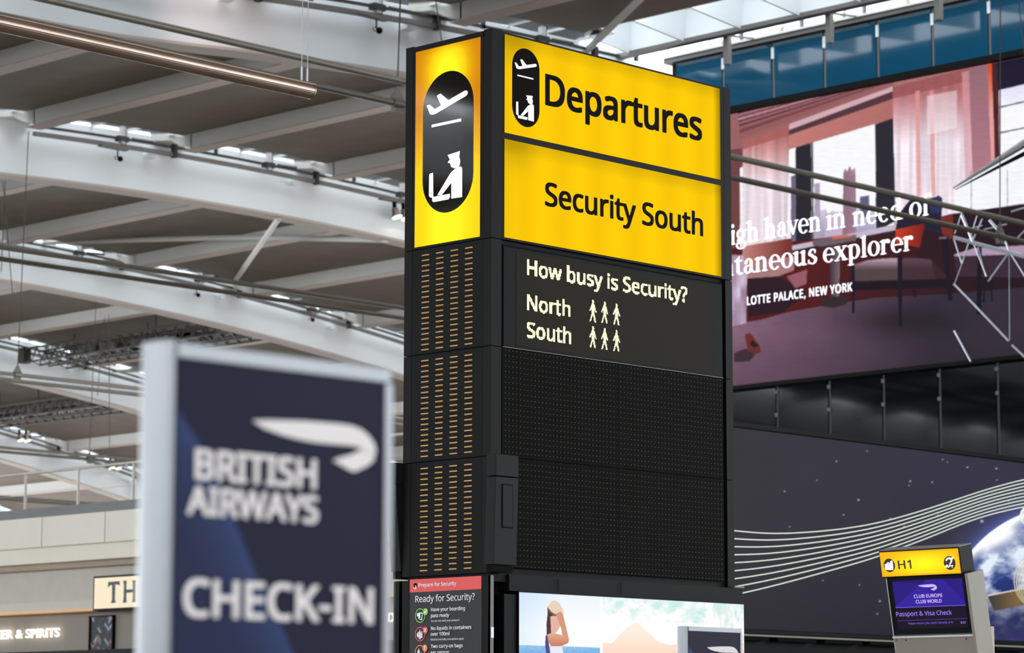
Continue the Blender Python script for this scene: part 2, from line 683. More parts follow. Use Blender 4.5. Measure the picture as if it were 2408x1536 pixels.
box('screen_foot_trim', BLACK, 57.7, 58.1, 8, 50.3, 10.70, 10.80, wr)
# hangers off the edge beam and stay arms down to the wall
for q, yy in enumerate((47.42, 43.98, 40.54, 37.1)):
    h = empty('wall_hanger', (57.0, yy, 19.33))
    tag(h, ['grey vertical post and stay arm left of the yellow sign corner, above the teal glass', 'grey vertical post and stay arm in the middle of the teal glass top',
            'grey post and stay arm at the top right, beyond the second teal joint', 'grey post and stay arm out of frame at the right end'][q], 'bracket', 'wall hanger posts')
    box('hanger_post', MDRAIL, 56.9, 57.08, yy - 0.08, yy + 0.08, 19.33, 20.22, h, bevel=0.02)
    MB().hexa([(57.05, yy - 0.03, 20.12), (57.05, yy - 0.03, 20.17), (57.05, yy + 0.03, 20.12), (57.05, yy + 0.03, 20.17),
               (58.0, yy - 0.33, 20.15), (58.0, yy - 0.33, 20.2), (58.0, yy - 0.27, 20.15), (58.0, yy - 0.27, 20.2)]).build('stay_arm', MDRAIL, h)

# clerestory windows beyond the top of the glass wall
win = empty('window_1', (62, 40, 20))
tag(win, 'clerestory windows above the teal glass wall', kind='structure')
CREAMW = mat('cream_window_frame', (232, 230, 214), 0.6, var=0.02)
box('window_sill', CREAMW, 61.8, 62.3, 20, 56, 18.8, 20.75, win)
box('window_head', CREAMW, 61.8, 62.3, 20, 56, 22.9, 24.2, win)
for q in range(16):
    yy = 52.19 - 1.11 * q * 2
    box('mullion', CREAMW, 61.9, 62.2, yy - 0.35, yy + 0.05, 20.75, 22.9, win)
    box('mullion', MDRAIL, 61.95, 62.1, yy - 1.13, yy - 1.08, 20.75, 22.9, win)
    box('window_pane', PANE2, 62.02, 62.04, yy - 2.2, yy - 0.35, 20.75, 22.9, win)
for q in range(8):
    yy = 51.5 - 2.1 * q
    MB().tube([(58.4, yy, 20.15), (61.9, yy + 1.4, 22.4)], 0.09, 6).build('raking_strut', CREAMW, win)

# ================================================================== THE LARGE UPPER SCREEN
W1 = Plane((57.9, 0, 0), (0, -1, 0), (0, 0, 1))


def paint_hotel(X, Y, U, V):
    col = np.zeros(X.shape + (3,))
    col[:] = (168, 112, 112)
    P = lambda pts, c, a=1.0: fill(col, X, Y, pts, c, a)
    n1 = fbm(X, Y, 60)
    # walls left and right of the window
    P([(1500, 150), (1745, 150), (1745, 700), (1500, 700)], (112, 66, 66))
    # cornice: long rising mouldings
    P([(1600, 200), (2101, 190), (2104, 245), (1855, 330), (1720, 352), (1600, 360)], (150, 100, 103))
    for t0, t1, c in ((0.0, .10, (78, 48, 56)), (.10, .17, (172, 118, 124)), (.17, .24, (104, 64, 72)), (.24, .33, (186, 134, 140)), (.33, .40, (98, 58, 66)),
                      (.40, .48, (160, 104, 110)), (.48, .56, (92, 54, 62)), (.56, .66, (150, 96, 100)), (.66, .8, (118, 70, 76)), (.8, 1.0, (150, 92, 92))):
        yl0, yl1 = 262 + 66 * t0, 262 + 66 * t1
        yr0, yr1 = 172 + 22 * t0, 172 + 22 * t1
        P([(1735, yl0), (2100, yr0), (2100, yr1), (1735, yl1)], c)
    P([(1855, 292), (2100, 203), (2100, 216), (1855, 312)], (214, 172, 182))
    P([(1855, 306), (2101, 214), (2101, 240), (1855, 330)], (84, 54, 62))
    P([(1855, 318), (2101, 232), (2103, 278), (1855, 354)], lerp((196, 124, 118), (176, 108, 104), (X - 1855) / 250))
    P([(1720, 278), (1738, 290), (1738, 330), (1720, 320)], (156, 98, 96))
    # window light
    P([(1740, 395), (1855, 352), (2103, 278), (2103, 560), (1740, 600)], (250, 250, 255))
    # town beyond
    hz = lerp((225, 220, 236), (168, 160, 190), (Y - 470) / 80)
    P([(1912, 500), (1940, 492), (1975, 500), (2020, 480), (2058, 500), (2058, 570), (1912, 590)], hz)
    P([(1915, 432), (1928, 430), (1929, 580), (1915, 580)], (176, 160, 184))
    P([(1860, 415), (1872, 410), (1872, 600), (1860, 600)], (110, 100, 130))
    P([(1983, 408), (1987, 396), (1992, 404), (1998, 390), (2004, 402), (2010, 394), (2012, 410), (2014, 560), (1982, 565)], lerp((150, 112, 134), (164, 130, 150), (X - 1983) / 30))
    k = inpoly(X, Y, [(1983, 410), (2013, 410), (2014, 560), (1982, 565)]) & ((X.astype(int) % 6) < 2)
    col[k] *= 0.9
    P([(2022, 463), (2044, 459), (2045, 510), (2022, 512)], (92, 96, 130))
    P([(1940, 505), (1975, 500), (1980, 560), (1940, 565)], (196, 180, 204))
    # mullions
    P([(1871, 347), (1907, 336), (1909, 600), (1872, 606)], (40, 38, 46))
    P([(1908, 336), (1912, 335), (1914, 600), (1909, 600)], (96, 92, 104))
    P([(2058, 292), (2104, 277), (2106, 520), (2060, 545)], (42, 40, 50))
    # sheer curtains
    t = (Y - 300) / 300
    base = lerp((196, 116, 112), (252, 236, 244), np.clip((Y - 318) / 110, 0, 1))
    st = noise(X * 1.0, Y * 0.04, 7)[..., None]
    base = base * (0.80 + 0.26 * st)
    k = inpoly(X, Y, [(1748, 330), (1855, 292), (1856, 620), (1742, 640)])
    col[k] = base[k]
    P([(1745, 330), (1856, 292), (1856, 318), (1745, 352)], (166, 94, 92), 0.8)
    base = lerp((186, 112, 116), (255, 240, 250), np.clip((Y - 205 - 18 * st[..., 0]) / 120, 0, 1)) * (0.86 + 0.18 * st)
    k = inpoly(X, Y, [(2099, 208), (2278, 165), (2287, 400), (2290, 545), (2106, 560)])
    col[k] = base[k]
    P([(2099, 205), (2278, 160), (2279, 190), (2099, 232)], (150, 82, 84), 0.75)
    for x0 in (2152, 2186):
        P([(x0, 215), (x0 + 10, 212), (x0 + 14, 460), (x0 + 4, 462)], (226, 150, 150), 0.75)
    P([(2180, 225), (2250, 212), (2250, 300), (2180, 318)], (255, 248, 255), 0.45)
    P([(2262, 170), (2278, 166), (2288, 420), (2270, 430)], (214, 156, 166), 0.7)
    # wall, orange edge and door frame at the right
    P([(2281, 155), (2324, 148), (2330, 390), (2288, 420)], lerp((150, 106, 118), (176, 122, 134), (Y - 160) / 240))
    P([(2322, 150), (2332, 148), (2340, 384), (2331, 392)], lerp((214, 84, 46), (232, 160, 160), (Y - 160) / 100))
    P([(2332, 148), (2346, 146), (2350, 376), (2340, 384)], (74, 34, 40))
    P([(2344, 146), (2700, 80), (2700, 250), (2348, 222)], (30, 24, 46))
    P([(2349, 212), (2700, 130), (2700, 330), (2352, 372)], lerp((226, 224, 248), (250, 250, 255), (Y - 200) / 60))
    for (a, b) in (((2350, 251), (2700, 170)), ((2351, 311), (2700, 240))):
        P([a, b, (b[0], b[1] + 4), (a[0], a[1] + 3)], (70, 70, 96))
    # bright reflection in the glass, painted into the picture with its grid lines
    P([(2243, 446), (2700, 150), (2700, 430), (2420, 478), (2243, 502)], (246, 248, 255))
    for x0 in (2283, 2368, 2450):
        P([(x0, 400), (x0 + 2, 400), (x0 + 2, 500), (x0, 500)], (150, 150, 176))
    # under the window: dark red room
    P([(1720, 585), (2060, 545), (2243, 502), (2700, 440), (2700, 780), (1720, 780)], lerp((82, 26, 28), (38, 22, 32), (X - 1900) / 420))
    P([(1860, 578), (2110, 527), (2112, 541), (1860, 596)], (200, 186, 204))
    P([(1860, 590), (2112, 540), (2112, 548), (1860, 600)], (46, 34, 40))
    P([(1745, 580), (1862, 560), (1865, 640), (1748, 660)], lerp((196, 132, 124), (120, 50, 46), (X - 1745) / 110))
    # carpet
    cp = lerp((134, 98, 120), (54, 46, 58), (X - 1730) / 480)
    cp = cp * (0.9 + 0.12 * n1[..., None]) * (1.02 - 0.25 * np.clip((Y - 780) / 160, 0, 1))[..., None]
    k = inpoly(X, Y, [(1500, 800), (1790, 752), (1850, 735), (1930, 720), (2060, 700), (2250, 690), (2700, 650), (2700, 960), (1500, 1000)])
    col[k] = cp[k]
    sh = np.exp(-(((X - 2120) / 130) ** 2 + ((Y - 755) / 40) ** 2))[..., None]
    col[:] = col * (1 - 0.35 * sh * (Y > 690)[..., None])
    # armchair with cushions
    P([(2112, 505), (2140, 470), (2180, 468), (2204, 462), (2216, 470), (2212, 560), (2105, 545)], (34, 32, 52))
    P([(2182, 470), (2208, 460), (2216, 466), (2212, 500), (2190, 502)], (46, 52, 92))
    P([(2106, 540), (2172, 526), (2180, 560), (2172, 585), (2106, 570)], lerp((204, 62, 34), (120, 30, 26), (X - 2106) / 70))
    P([(2212, 510), (2240, 505), (2242, 560), (2216, 566)], (118, 46, 42))
    P([(2172, 540), (2230, 555), (2240, 640), (2150, 640)], (46, 24, 32))
    P([(2006, 640), (2010, 622), (2040, 612), (2090, 607), (2160, 607), (2190, 612), (2200, 665), (2040, 668), (2008, 660)], lerp((176, 148, 164), (84, 66, 70), (Y - 612) / 22))
    P([(2118, 606), (2190, 608), (2235, 660), (2118, 672)], (62, 38, 48), 0.75)
    P([(1998, 662), (2240, 655), (2240, 676), (2000, 684)], (30, 20, 30))
    for pts in ([(2001, 625), (2010, 622), (2009, 736), (2004, 736)], [(2110, 600), (2122, 598), (2121, 768), (2113, 768)], [(2214, 560), (2228, 556), (2240, 706), (2230, 708)], [(2146, 680), (2154, 680), (2155, 698), (2149, 698)]):
        P(pts, (28, 22, 36))
    P([(2208, 558), (2226, 556), (2227, 561), (2208, 563)], (120, 100, 120))
    # second chair at the right
    P([(2244, 598), (2290, 584), (2700, 560), (2700, 590), (2244, 603)], (176, 150, 176))
    P([(2244, 603), (2700, 588), (2700, 660), (2250, 650)], (58, 42, 54))
    for pts in ([(2300, 580), (2308, 580), (2308, 740), (2296, 740)], [(2312, 660), (2316, 660), (2316, 712), (2311, 712)], [(2330, 660), (2334, 660), (2334, 710), (2330, 710)]):
        P(pts, (24, 18, 30))
    # side table
    P([(1910, 566), (1960, 556), (2013, 552), (2013, 566), (1935, 580), (1912, 578)], (112, 92, 100))
    P([(1952, 556), (1990, 552), (2010, 556), (1960, 563)], (206, 110, 80))
    P([(1948, 580), (1976, 576), (1973, 702), (1955, 704)], lerp((60, 40, 46), (120, 104, 116), (X - 1948) / 26))
    P([(1932, 705), (1955, 698), (1988, 696), (1994, 704), (1990, 716), (1960, 724), (1930, 720)], (50, 40, 46))
    # stool and bag, bedding, shoes
    P([(1762, 620), (1868, 602), (1868, 635), (1830, 650), (1762, 655)], (168, 122, 124))
    P([(1757, 655), (1830, 650), (1898, 690), (1840, 735), (1760, 745)], (44, 24, 34))
    P([(1850, 650), (1898, 634), (1896, 668), (1870, 678)], (150, 92, 104))
    bd = lerp((222, 206, 228), (150, 122, 146), noise(X, Y * 0.3, 9))
    k = inpoly(X, Y, [(1600, 596), (1748, 600), (1757, 640), (1755, 760), (1600, 800)])
    col[k] = bd[k]
    P([(1752, 786), (1764, 784), (1772, 792), (1776, 800), (1786, 812), (1790, 828), (1776, 834), (1758, 822), (1753, 800)], (104, 44, 42))
    P([(1768, 800), (1784, 812), (1774, 818), (1764, 810)], (38, 22, 28))
    P([(1726, 830), (1754, 820), (1776, 834), (1762, 850), (1726, 852)], (46, 32, 42), 0.8)
    # LED texture
    col *= (0.97 + 0.05 * noise(X * 0.1, Y, 1.6))[..., None]
    return col


SCRM = attr_mat('led_picture', True, 0.4, 0.03, 1.0)
u0, u1 = -50.3, -36.2
scr = empty('led_screen', (57.9, 43, 10.8))
tag(scr, 'huge upper LED screen showing a hotel room with curtains and an armchair', 'screen')
box('screen_housing', BLACK, 57.91, 58.1, 36.15, 50.34, 10.8, 18.24, scr)
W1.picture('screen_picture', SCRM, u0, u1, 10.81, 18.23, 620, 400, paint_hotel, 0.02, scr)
WLED = mat('white_screen_lettering', (240, 240, 244), 0.5, emit=(250, 250, 255), var=0)


# a bookish serif face, drawn from strokes (x-height 1, ascender 1.5)
def serif(ch):
    P = []
    R_ = lambda x0, y0, x1, y1: P.append([(x0, y0), (x1, y0), (x1, y1), (x0, y1)])

    def arc(cx, cy, rx, ry, tx, ty, a0, a1, n=18):
        o, i_ = [], []
        for k in range(n + 1):
            a = math.radians(a0 + (a1 - a0) * k / n)
            o.append((cx + rx * math.cos(a), cy + ry * math.sin(a)))
            i_.append((cx + (rx - tx) * math.cos(a), cy + (ry - ty) * math.sin(a)))
        for k in range(n):
            P.append([o[k], o[k + 1], i_[k + 1], i_[k]])
    st, sf = 0.19, 0.055
    foot = lambda x, w=0.40: R_(x - w / 2, 0, x + w / 2, sf)
    flag = lambda x, y: P.append([(x - .28, y - .10), (x + .095, y), (x + .095, y - .2), (x - .095, y - .17)])
    w = 0.9
    if ch in 'nhmu':
        if ch == 'u':
            R_(.12, .25, .31, 1); R_(.62, 0, .81, 1); flag(.215, 1); flag(.715, 1)
            arc(.40, .32, .28, .34, .19, .08, 180, 330); R_(.7, 0, .95, sf)
        else:
            R_(.12, 0, .31, 1.5 if ch == 'h' else 1); flag(.215, 1.5 if ch == 'h' else 1); foot(.215)
            arc(.53, .66, .29, .36, .19, .12, 0, 140); R_(.63, 0, .82, .67); foot(.725)
        w = 1.0
    elif ch == 'i':
        R_(.12, 0, .31, 1); flag(.215, 1); foot(.215); P.append([(p[0], p[1]) for p in circle(.2, 1.32, .125, 14)]); w = .46
    elif ch == 'l':
        R_(.12, 0, .31, 1.5); flag(.215, 1.5); foot(.215); w = .46
    elif ch == 'r':
        R_(.12, 0, .31, 1); flag(.215, 1); foot(.215); arc(.50, .68, .26, .34, .12, .16, 60, 160); P.append(circle(.58, .85, .115, 12)); w = .72
    elif ch == 'o':
        arc(.45, .5, .41, .53, .19, .055, 0, 360, 32)
    elif ch == 'e':
        arc(.45, .5, .40, .53, .19, .055, 60, 320, 28); arc(.45, .5, .40, .53, .14, .055, 0, 60, 8); R_(.2, .5, .84, .56); w = .88
    elif ch == 'c':
        arc(.45, .5, .40, .53, .19, .055, 50, 320, 28); w = .84
    elif ch == 'a':
        R_(.50, .1, .69, .72); arc(.42, .70, .27, .33, .16, .08, 0, 160); P.append(circle(.22, .74, .10, 12)); arc(.36, .27, .29, .29, .17, .06, 60, 360, 24); arc(.83, .16, .2, .18, .10, .1, 180, 280, 8); w = .86
    elif ch == 's':
        arc(.36, .74, .27, .29, .15, .06, 45, 215, 18); arc(.36, .27, .29, .30, .15, .06, -140, 40, 18)
        P.append([(.10, .66), (.30, .70), (.66, .38), (.62, .18)]); R_(.50, .72, .57, .97); R_(.06, .03, .13, .3); w = .74
    elif ch == 'p':
        R_(.12, -.45, .31, 1); flag(.215, 1); R_(.0, -.45, .43, -.40); arc(.47, .5, .38, .53, .19, .06, -130, 130, 26); w = .94
    elif ch == 'd':
        R_(.60, 0, .79, 1.5); flag(.695, 1.5); arc(.43, .5, .38, .53, .19, .06, 50, 310, 26); R_(.7, 0, .95, sf); w = .98
    elif ch == 't':
        R_(.16, .2, .35, 1); P.append([(.16, 1), (.35, 1), (.35, 1.3), (.02, .93)]); R_(.02, .92, .56, 1); arc(.43, .24, .27, .27, .19, .09, 180, 320, 10); w = .62
    elif ch == 'x':
        P.append([(.06, 1), (.30, 1), (.86, 0), (.62, 0)]); P.append([(.08, 0), (.16, 0), (.80, 1), (.72, 1)]); R_(-.02, .95, .38, 1); R_(.54, .95, .9, 1); R_(-.02, 0, .32, .05); R_(.52, 0, .94, .05); w = .94
    elif ch == 'v':
        P.append([(.06, 1), (.29, 1), (.57, .22), (.46, 0)]); P.append([(.44, 0), (.52, 0), (.84, 1), (.76, 1)]); R_(-.02, .95, .38, 1); R_(.60, .95, .94, 1); w = .88
    elif ch == 'f':
        R_(.14, 0, .33, 1.22); R_(.0, .92, .54, 1); foot(.235); arc(.44, 1.2, .30, .32, .15, .08, 60, 180, 12); P.append(circle(.56, 1.40, .11, 12)); w = .58
    elif ch == 'g':
        arc(.40, .66, .33, .36, .16, .055, 0, 360, 26); arc(.42, -.12, .40, .30, .10, .07, 0, 360, 26)
        P.append([(.14, .34), (.24, .36), (.36, .16), (.70, .14), (.74, -.0), (.20, .0), (.10, .16)]); R_(.64, .86, .86, .94); w = .88
    elif ch == ' ':
        w = .42
    return P, w


def serif_line(words, l, r, xh, name, parent, m, track=0.0, scale_from='right'):
    """set text ending at pixel r with x-height xh pixels; l/r lie on its baseline"""
    ul, vl = W1.uv(*l)
    ur, vr = W1.uv(*r)
    _, vt = W1.uv(r[0], r[1] - xh)
    s = vt - vr
    tot = sum(serif(c)[1] + track for c in words)
    sx = (ur - ul) / tot if scale_from == 'fit' else s * 0.94
    u = ur - tot * sx
    for wd in words.split(' '):
        rings = []
        uu = u
        for c in wd:
            P, w = serif(c)
            for p in P:
                rings.append([(uu + x * sx, vr + y * s) for x, y in p])
            uu += (w + track) * sx
        if rings:
            W1.polys(name, m, rings, 0.05, 0.012, parent, px=False)
        u = uu + (0.42 + track) * sx


serif_line('explorer', (1937, 617.5), (2151, 588), 33.5, 'serif_lettering', scr, WLED, 0.0, 'fit')
serif_line('spontaneous', (1618, 661), (1926, 619), 34, 'serif_lettering', scr, WLED, 0.0, 'fit')
serif_line('high', (1691, 581), (1788, 566), 33, 'serif_lettering', scr, WLED, 0.0, 'fit')
serif_line('haven', (1800, 564), (1934, 542), 33.5, 'serif_lettering', scr, WLED, 0.0, 'fit')
serif_line('in', (1946, 541), (1993, 534), 33.5, 'serif_lettering', scr, WLED, 0.0, 'fit')
serif_line('need', (2008, 532), (2126, 515), 33.5, 'serif_lettering', scr, WLED, 0.0, 'fit')
serif_line('of', (2140, 513), (2191, 505), 33.5, 'serif_lettering', scr, WLED, 0.0, 'fit')
lettering(W1, WLED, 'LOTTE PALACE, NEW YORK', (1759.5, 718.5), (2007, 685.5), 20, bold=0.014, off=0.05, parent=scr, name='screen_lettering', space=1.08)

# tubes added in place of glass reflections before the screen's right side
lat = empty('reflection_lattice', (56.5, 39, 11))
tag(lat, 'crossing tubes added for the reflections in front of the right side of the hotel screen', 'reflection')
LATP = Plane((56.6, 0, 0), (0, -1, 0), (0, 0, 1))
STEELB = mat('polished_steel_tube', (214, 218, 232), 0.22, 0.6, var=0.03)
for a, b, r in (((2243, 557), (2412, 602), .035), ((2243, 561), (2412, 607), .03), ((2372, 592), (2420, 607), .05),
                ((2243, 560), (2262, 620), .02), ((2262, 620), (2300, 500), .02), ((2262, 506), (2288, 568), .045), ((2288, 568), (2320, 650), .02), ((2245, 550), (2262, 500), .02),
                ((2288, 564), (2310, 515), .025), ((2327, 518), (2360, 556), .045), ((2374, 592), (2324, 662), .03), ((2374, 592), (2410, 650), .018),
                ((2282, 538), (2310, 530), .02), ((2314, 540), (2368, 527), .025), ((2391, 562), (2412, 540), .03), ((2360, 556), (2374, 592), .03),
                ((2243, 668), (2290, 716), .028), ((2290, 716), (2372, 802), .03), ((2380, 812), (2412, 842), .034), ((2244, 778), (2283, 850), .026),
                ((2378, 498), (2412, 488), .03), ((2262, 620), (2243, 672), .012), ((2300, 580), (2318, 650), .012), ((2373, 600), (2374, 800), .01)):
    pa, pb = LATP.pt(*LATP.uv(*a)), LATP.pt(*LATP.uv(*b))
    pa[0] -= 0.0
    MB().tube([tuple(pa), tuple(pb)], r * .8, 8).build('lattice_tube', STEELB, lat, smooth=True)
can = empty('reflection_edge', (56.5, 39, 15))  # bar added for the bright raking edge reflected in the glass
tag(can, 'raking bar added for the reflected edge at the right of the hotel screen above the reflection lattice', 'canopy')
pa, pb = LATP.pt(*LATP.uv(2241, 443)), LATP.pt(*LATP.uv(2440, 318))
MB().tube([tuple(pa), tuple((pa + pb) / 2), tuple(pb)], [0.015, 0.07, 0.12], 8).build('reflection_bar', SILVER, can, smooth=True)
MB().tube([tuple(pa + np.array((.1, 0, -.02))), tuple((pa + pb) / 2 + np.array((.1, 0, -.12))), tuple(pb + np.array((.1, 0, -.24)))], [0.01, 0.04, 0.07], 8).build('reflection_dark_edge', BLACK, can, smooth=True)

# ================================================================== THE LOWER SCREEN
W2 = Plane((0, 26, 0), (1, 0, 0), (0, 0, 1))


def paint_space(X, Y, U, V):
    col = lerp((48, 46, 53), (50, 47, 66), (X - 1727) / 600)
    col = col * (1 - 0.18 * np.clip((Y - 1250) / 250, 0, 1))[..., None]
    lowl = np.clip((1450 - (X - 1727) * 0.2 - Y) / -200, 0, 1)[..., None]
    col = col * (1 - 0.12 * lowl)
    col *= (0.94 + 0.10 * fbm(X, Y, 120))[..., None]
    # blue halo
    cx, cy, r = 2507, 1478, 288
    d = np.hypot(X - cx, Y - cy)
    halo = np.exp(-np.clip(d - r, 0, 999) / 22)[..., None]
    col = col * (1 - 0.75 * halo) + np.array((96, 110, 196)) * 0.75 * halo
    k = d < r
    dd = np.clip((r - d) / r, 0, 1)
    cl = fbm(X * 0.8 + Y * 0.5, Y * 1.1 - X * 0.25, 46, 5)
    earth = lerp((34, 52, 120), (226, 236, 252), np.clip((cl - 0.42) * 3.4, 0, 1))
    earth = earth * (1 - 0.45 * np.clip((Y - 1360) / 150, 0, 1))[..., None]
    rim = np.exp(-(r - d) / 16) * np.clip((1440 - Y) / 160, 0, 1)
    earth = earth + (np.array((252, 253, 255)) - earth) * np.clip(rim * 1.5 + np.exp(-(((X - 2340) / 70) ** 2 + ((Y - 1262) / 34) ** 2)) * 0.8, 0, 1)[..., None]
    fade = np.clip((Y - 1390) / 110, 0, 1)[..., None]
    earth = earth * (1 - 0.8 * fade) + np.array((52, 54, 100)) * 0.8 * fade
    col[k] = earth[k]
    # solar wing
    fill(col, X, Y, [(2322, 1401), (2412, 1384), (2412, 1422), (2338, 1437)], lerp((66, 58, 50), (122, 98, 62), (X - 2330) / 60))
    fill(col, X, Y, [(2322, 1399), (2412, 1382), (2412, 1385), (2322, 1403)], (216, 206, 206))
    for (sx, sy, r0) in ((2018.6, 1176, 2.2), (2299, 1074, 2), (2140.6, 1132, 2), (2192, 1134, 1.6), (2343, 1102, 2), (2039, 1061, 1.4), (2217, 1081, 1.4), (2228, 1087, 1.2),
                         (2275, 1099, 1.8), (1984, 1211, 1.6), (2094, 1220, 1.8), (2026, 1237, 1.6), (2206, 1213, 2.2), (2126, 1238, 1.6), (2309, 1226, 3.2), (2063, 1231, 1.3),
                         (2069, 1414, 2), (2063, 1444, 1.6), (1935, 1365, 1.3), (2021, 1376, 1.4), (1873, 1364, 1.2), (1857, 1239, 1.4), (1921, 1130, 1.3), (1967, 1085, 1.6), (1845, 1156, 1.6), (2138, 1142, 1.4), (2372, 1178, 1.8), (2344, 1129, 1.4)):
        g = np.exp(-((X - sx) ** 2 + (Y - sy) ** 2) / (r0 * r0))[..., None]
        col = col * (1 - g) + np.array((214, 216, 240)) * g
    return col


spc = empty('video_wall', (35, 26, 3.0))
tag(spc, 'lower dark video wall showing space, the Earth and curving light trails', 'screen')
box('screen_housing', BLACK, 29.5, 45.1, 26.01, 26.4, 3.0, 6.0, spc)
W2.picture('screen_picture', SCRM, 29.6, 41.6, 3.06, 5.94, 640, 330, paint_space, 0.01, spc)
box('housing_rim', BLACK, 29.5, 45.1, 25.95, 26.4, 5.95, 6.02, spc)
TRAIL = mat('pale_green_light_trail', (40, 44, 38), 0.5, emit=(226, 240, 222), var=0)
GOLD = mat('gold_ring_print', (60, 50, 30), 0.5, emit=(206, 196, 158), var=0)
top = [(1600, 1236), (1727, 1248.4), (1780, 1254), (1832.6, 1255.4), (1885, 1253), (1944, 1248.4), (2003, 1241), (2063, 1230.3), (2132, 1212), (2202.5, 1190), (2265, 1169), (2328, 1148.3), (2408, 1127.4), (2560, 1098)]
bot = [(1600, 1425), (1736.6, 1397), (1805, 1381), (1874.5, 1363), (1962, 1339), (2049, 1314), (2126, 1286), (2202.5, 1256.4), (2265, 1230), (2328, 1209.4), (2408, 1191.2), (2560, 1168)]


def resample(pts, n):
    P = np.array(pts, float)
    xs = np.linspace(P[0, 0], P[-1, 0], n)
    # smooth with a light cubic through the samples
    ys = np.interp(xs, P[:, 0], P[:, 1])
    k = np.ones(7) / 7
    yy = np.convolve(np.pad(ys, 3, mode='edge'), k, 'valid')
    return xs, yy


xs, yt = resample(top, 90)
_, yb_ = resample(bot, 90)
for q in range(9):
    t = q / 8
    yy = yt * (1 - t) + yb_ * t
    hw = 1.15
    rg = [(x, y - hw) for x, y in zip(xs, yy)]
    rg2 = [(x, y + hw) for x, y in zip(xs, yy)]
    rings = [[rg[k], rg[k + 1], rg2[k + 1], rg2[k]] for k in range(len(xs) - 1)]
    uvr = [[W2.uv(*p) for p in r] for r in rings]
    uvr = [r for r in uvr if all(29.7 < p[0] < 41.5 for p in r)]
    W2.polys('light_trail', TRAIL, uvr, 0.016, 0.004, spc, px=False)
for q in range(7):                                   # gold ribs of the craft at the right edge
    pts = []
    for k in range(15):
        a = math.radians(95 + 140 * k / 14)
        pts.append((2440 + 5.5 * q + 58 * math.cos(a), 1366 + 3.5 * q - 66 * math.sin(a) * 1.0))
    rings = [[pts[k], pts[k + 1], (pts[k + 1][0] + 1.6, pts[k + 1][1] + 1.0), (pts[k][0] + 1.6, pts[k][1] + 1.0)] for k in range(14)]
    W2.polys('craft_rib', GOLD, rings, 0.018, 0.004, spc)
for q in range(4):
    pts = [(2418 + 22 * math.cos(math.radians(a)) + q * 2, 1214 - 24 * math.sin(math.radians(a))) for a in range(60, 310, 18)]
    rings = [[pts[k], pts[k + 1], (pts[k + 1][0] + 1.2, pts[k + 1][1] + .6), (pts[k][0] + 1.2, pts[k][1] + .6)] for k in range(len(pts) - 1)]
    W2.polys('craft_ring', TRAIL, rings, 0.018, 0.004, spc)
wb = empty('wall_back', (35, 26.3, 0))
tag(wb, 'black wall under the video wall', kind='structure')
box('wall_panel', BLACK, 29.5, 45.1, 26.1, 26.5, 0, 3.0, wb)
box('wall_ledge', CASE2, 29.5, 45.1, 25.9, 26.1, 2.62, 2.70, wb)
box('wall_trim', GREYW, 29.5, 45.1, 25.97, 26.1, 2.96, 2.985, wb)
for q in range(14):
    box('wall_panel_joint', GAP, 30 + q * 1.1, 30.9 + q * 1.1, 25.95, 26.1, 2.90, 2.955, wb)

# ================================================================== PIPES, RAILS AND LAMPS UNDER THE ROOF
ORD = ['nearest', 'second', 'third', 'fourth', 'fifth']
WHERE = ['highest pair of grey tie tubes, crossing behind the tall sign and over the hotel screen', 'second pair of grey tie tubes from the top, under the long rooflight at mid height',
         'third pair of grey tie tubes, level with the top of the blurred check-in sign', 'fourth pair of grey tie tubes, just above the balcony handrail', 'lowest and farthest pair of grey tie tubes, seen through the balcony rail']
WIREM = mat('dark_steel_wire', (60, 58, 56), 0.5, var=0)
for i in range(5):
    Y = 33.1 + SP * i
    t = empty('tie_tubes', (40 + 6 * i, Y, 12.2))
    tag(t, WHERE[i], 'pipe', 'tie tubes under the rafters')
    x0, x1 = (8, 57.7) if i == 0 else (20 + 8 * i, 104)
    for yy in (Y, Y + 1.27):
        MB().tube([(x0, yy, 12.22), ((x0 + x1) / 2, yy, 12.22), (x1, yy, 12.22)], 0.058, 14).build('tie_tube', TUBE, t, smooth=True)
    zr = 12.2


def clamp(px, far, i, parent_label=None, wires=True):
    """a clamp on a tie tube with the wire it hangs from"""
    Y = 33.1 + SP * i + (1.27 if far else 0)
    u, v = Pm(Y).uv(*px)
    z = 12.22
    c = empty('tube_clamp', (u, Y, z))
    tag(c, parent_label, 'clamp', 'clamps on the tie tubes')
    MB().tube([(u - .12, Y, z), (u + .12, Y, z)], 0.085, 14).build('clamp_collar', TUBE, c, smooth=True)
    MB().hexa([(u - .16, Y - .02, z + .06), (u - .01, Y - .02, z + .30), (u - .16, Y + .02, z + .06), (u - .01, Y + .02, z + .30),
               (u + .16, Y - .02, z + .06), (u + .01, Y - .02, z + .30), (u + .16, Y + .02, z + .06), (u + .01, Y + .02, z + .30)]).build('clamp_plate', MDRAIL, c)
    MB().box(u - .1, u + .1, Y - .05, Y + .05, z - .16, z - .08).build('clamp_bolt', MDRAIL, c)
    MB().tube([(u, Y, z + .25), (u + 0.02, Y - 0.2, zb(u) + 1.3)], 0.014, 6).build('suspension_wire', WIREM, c)


clamp((934, 262), True, 0, 'tube clamp with its wire just left of the yellow sign')
clamp((2352, 562), True, 0, 'tube clamp in front of the reflection lattice at the right edge')
clamp((41, 880), False, 2, 'tube clamp with its wire at the far left, below the dark gantry')
clamp((210, 1078), True, 3, 'tube clamp with its wire just left of the blurred sign, above the balcony')
# loose wires
def wire(a, b, Yp, label):
    pl = Pm(Yp)
    pa, pb = pl.pt(*pl.uv(*a)), pl.pt(*pl.uv(*b))
    o = MB().tube([tuple(pa), tuple(pb)], 0.013, 6).build('suspension_wire', WIREM)
    return tag(o, label, 'wire', 'thin suspension wires')


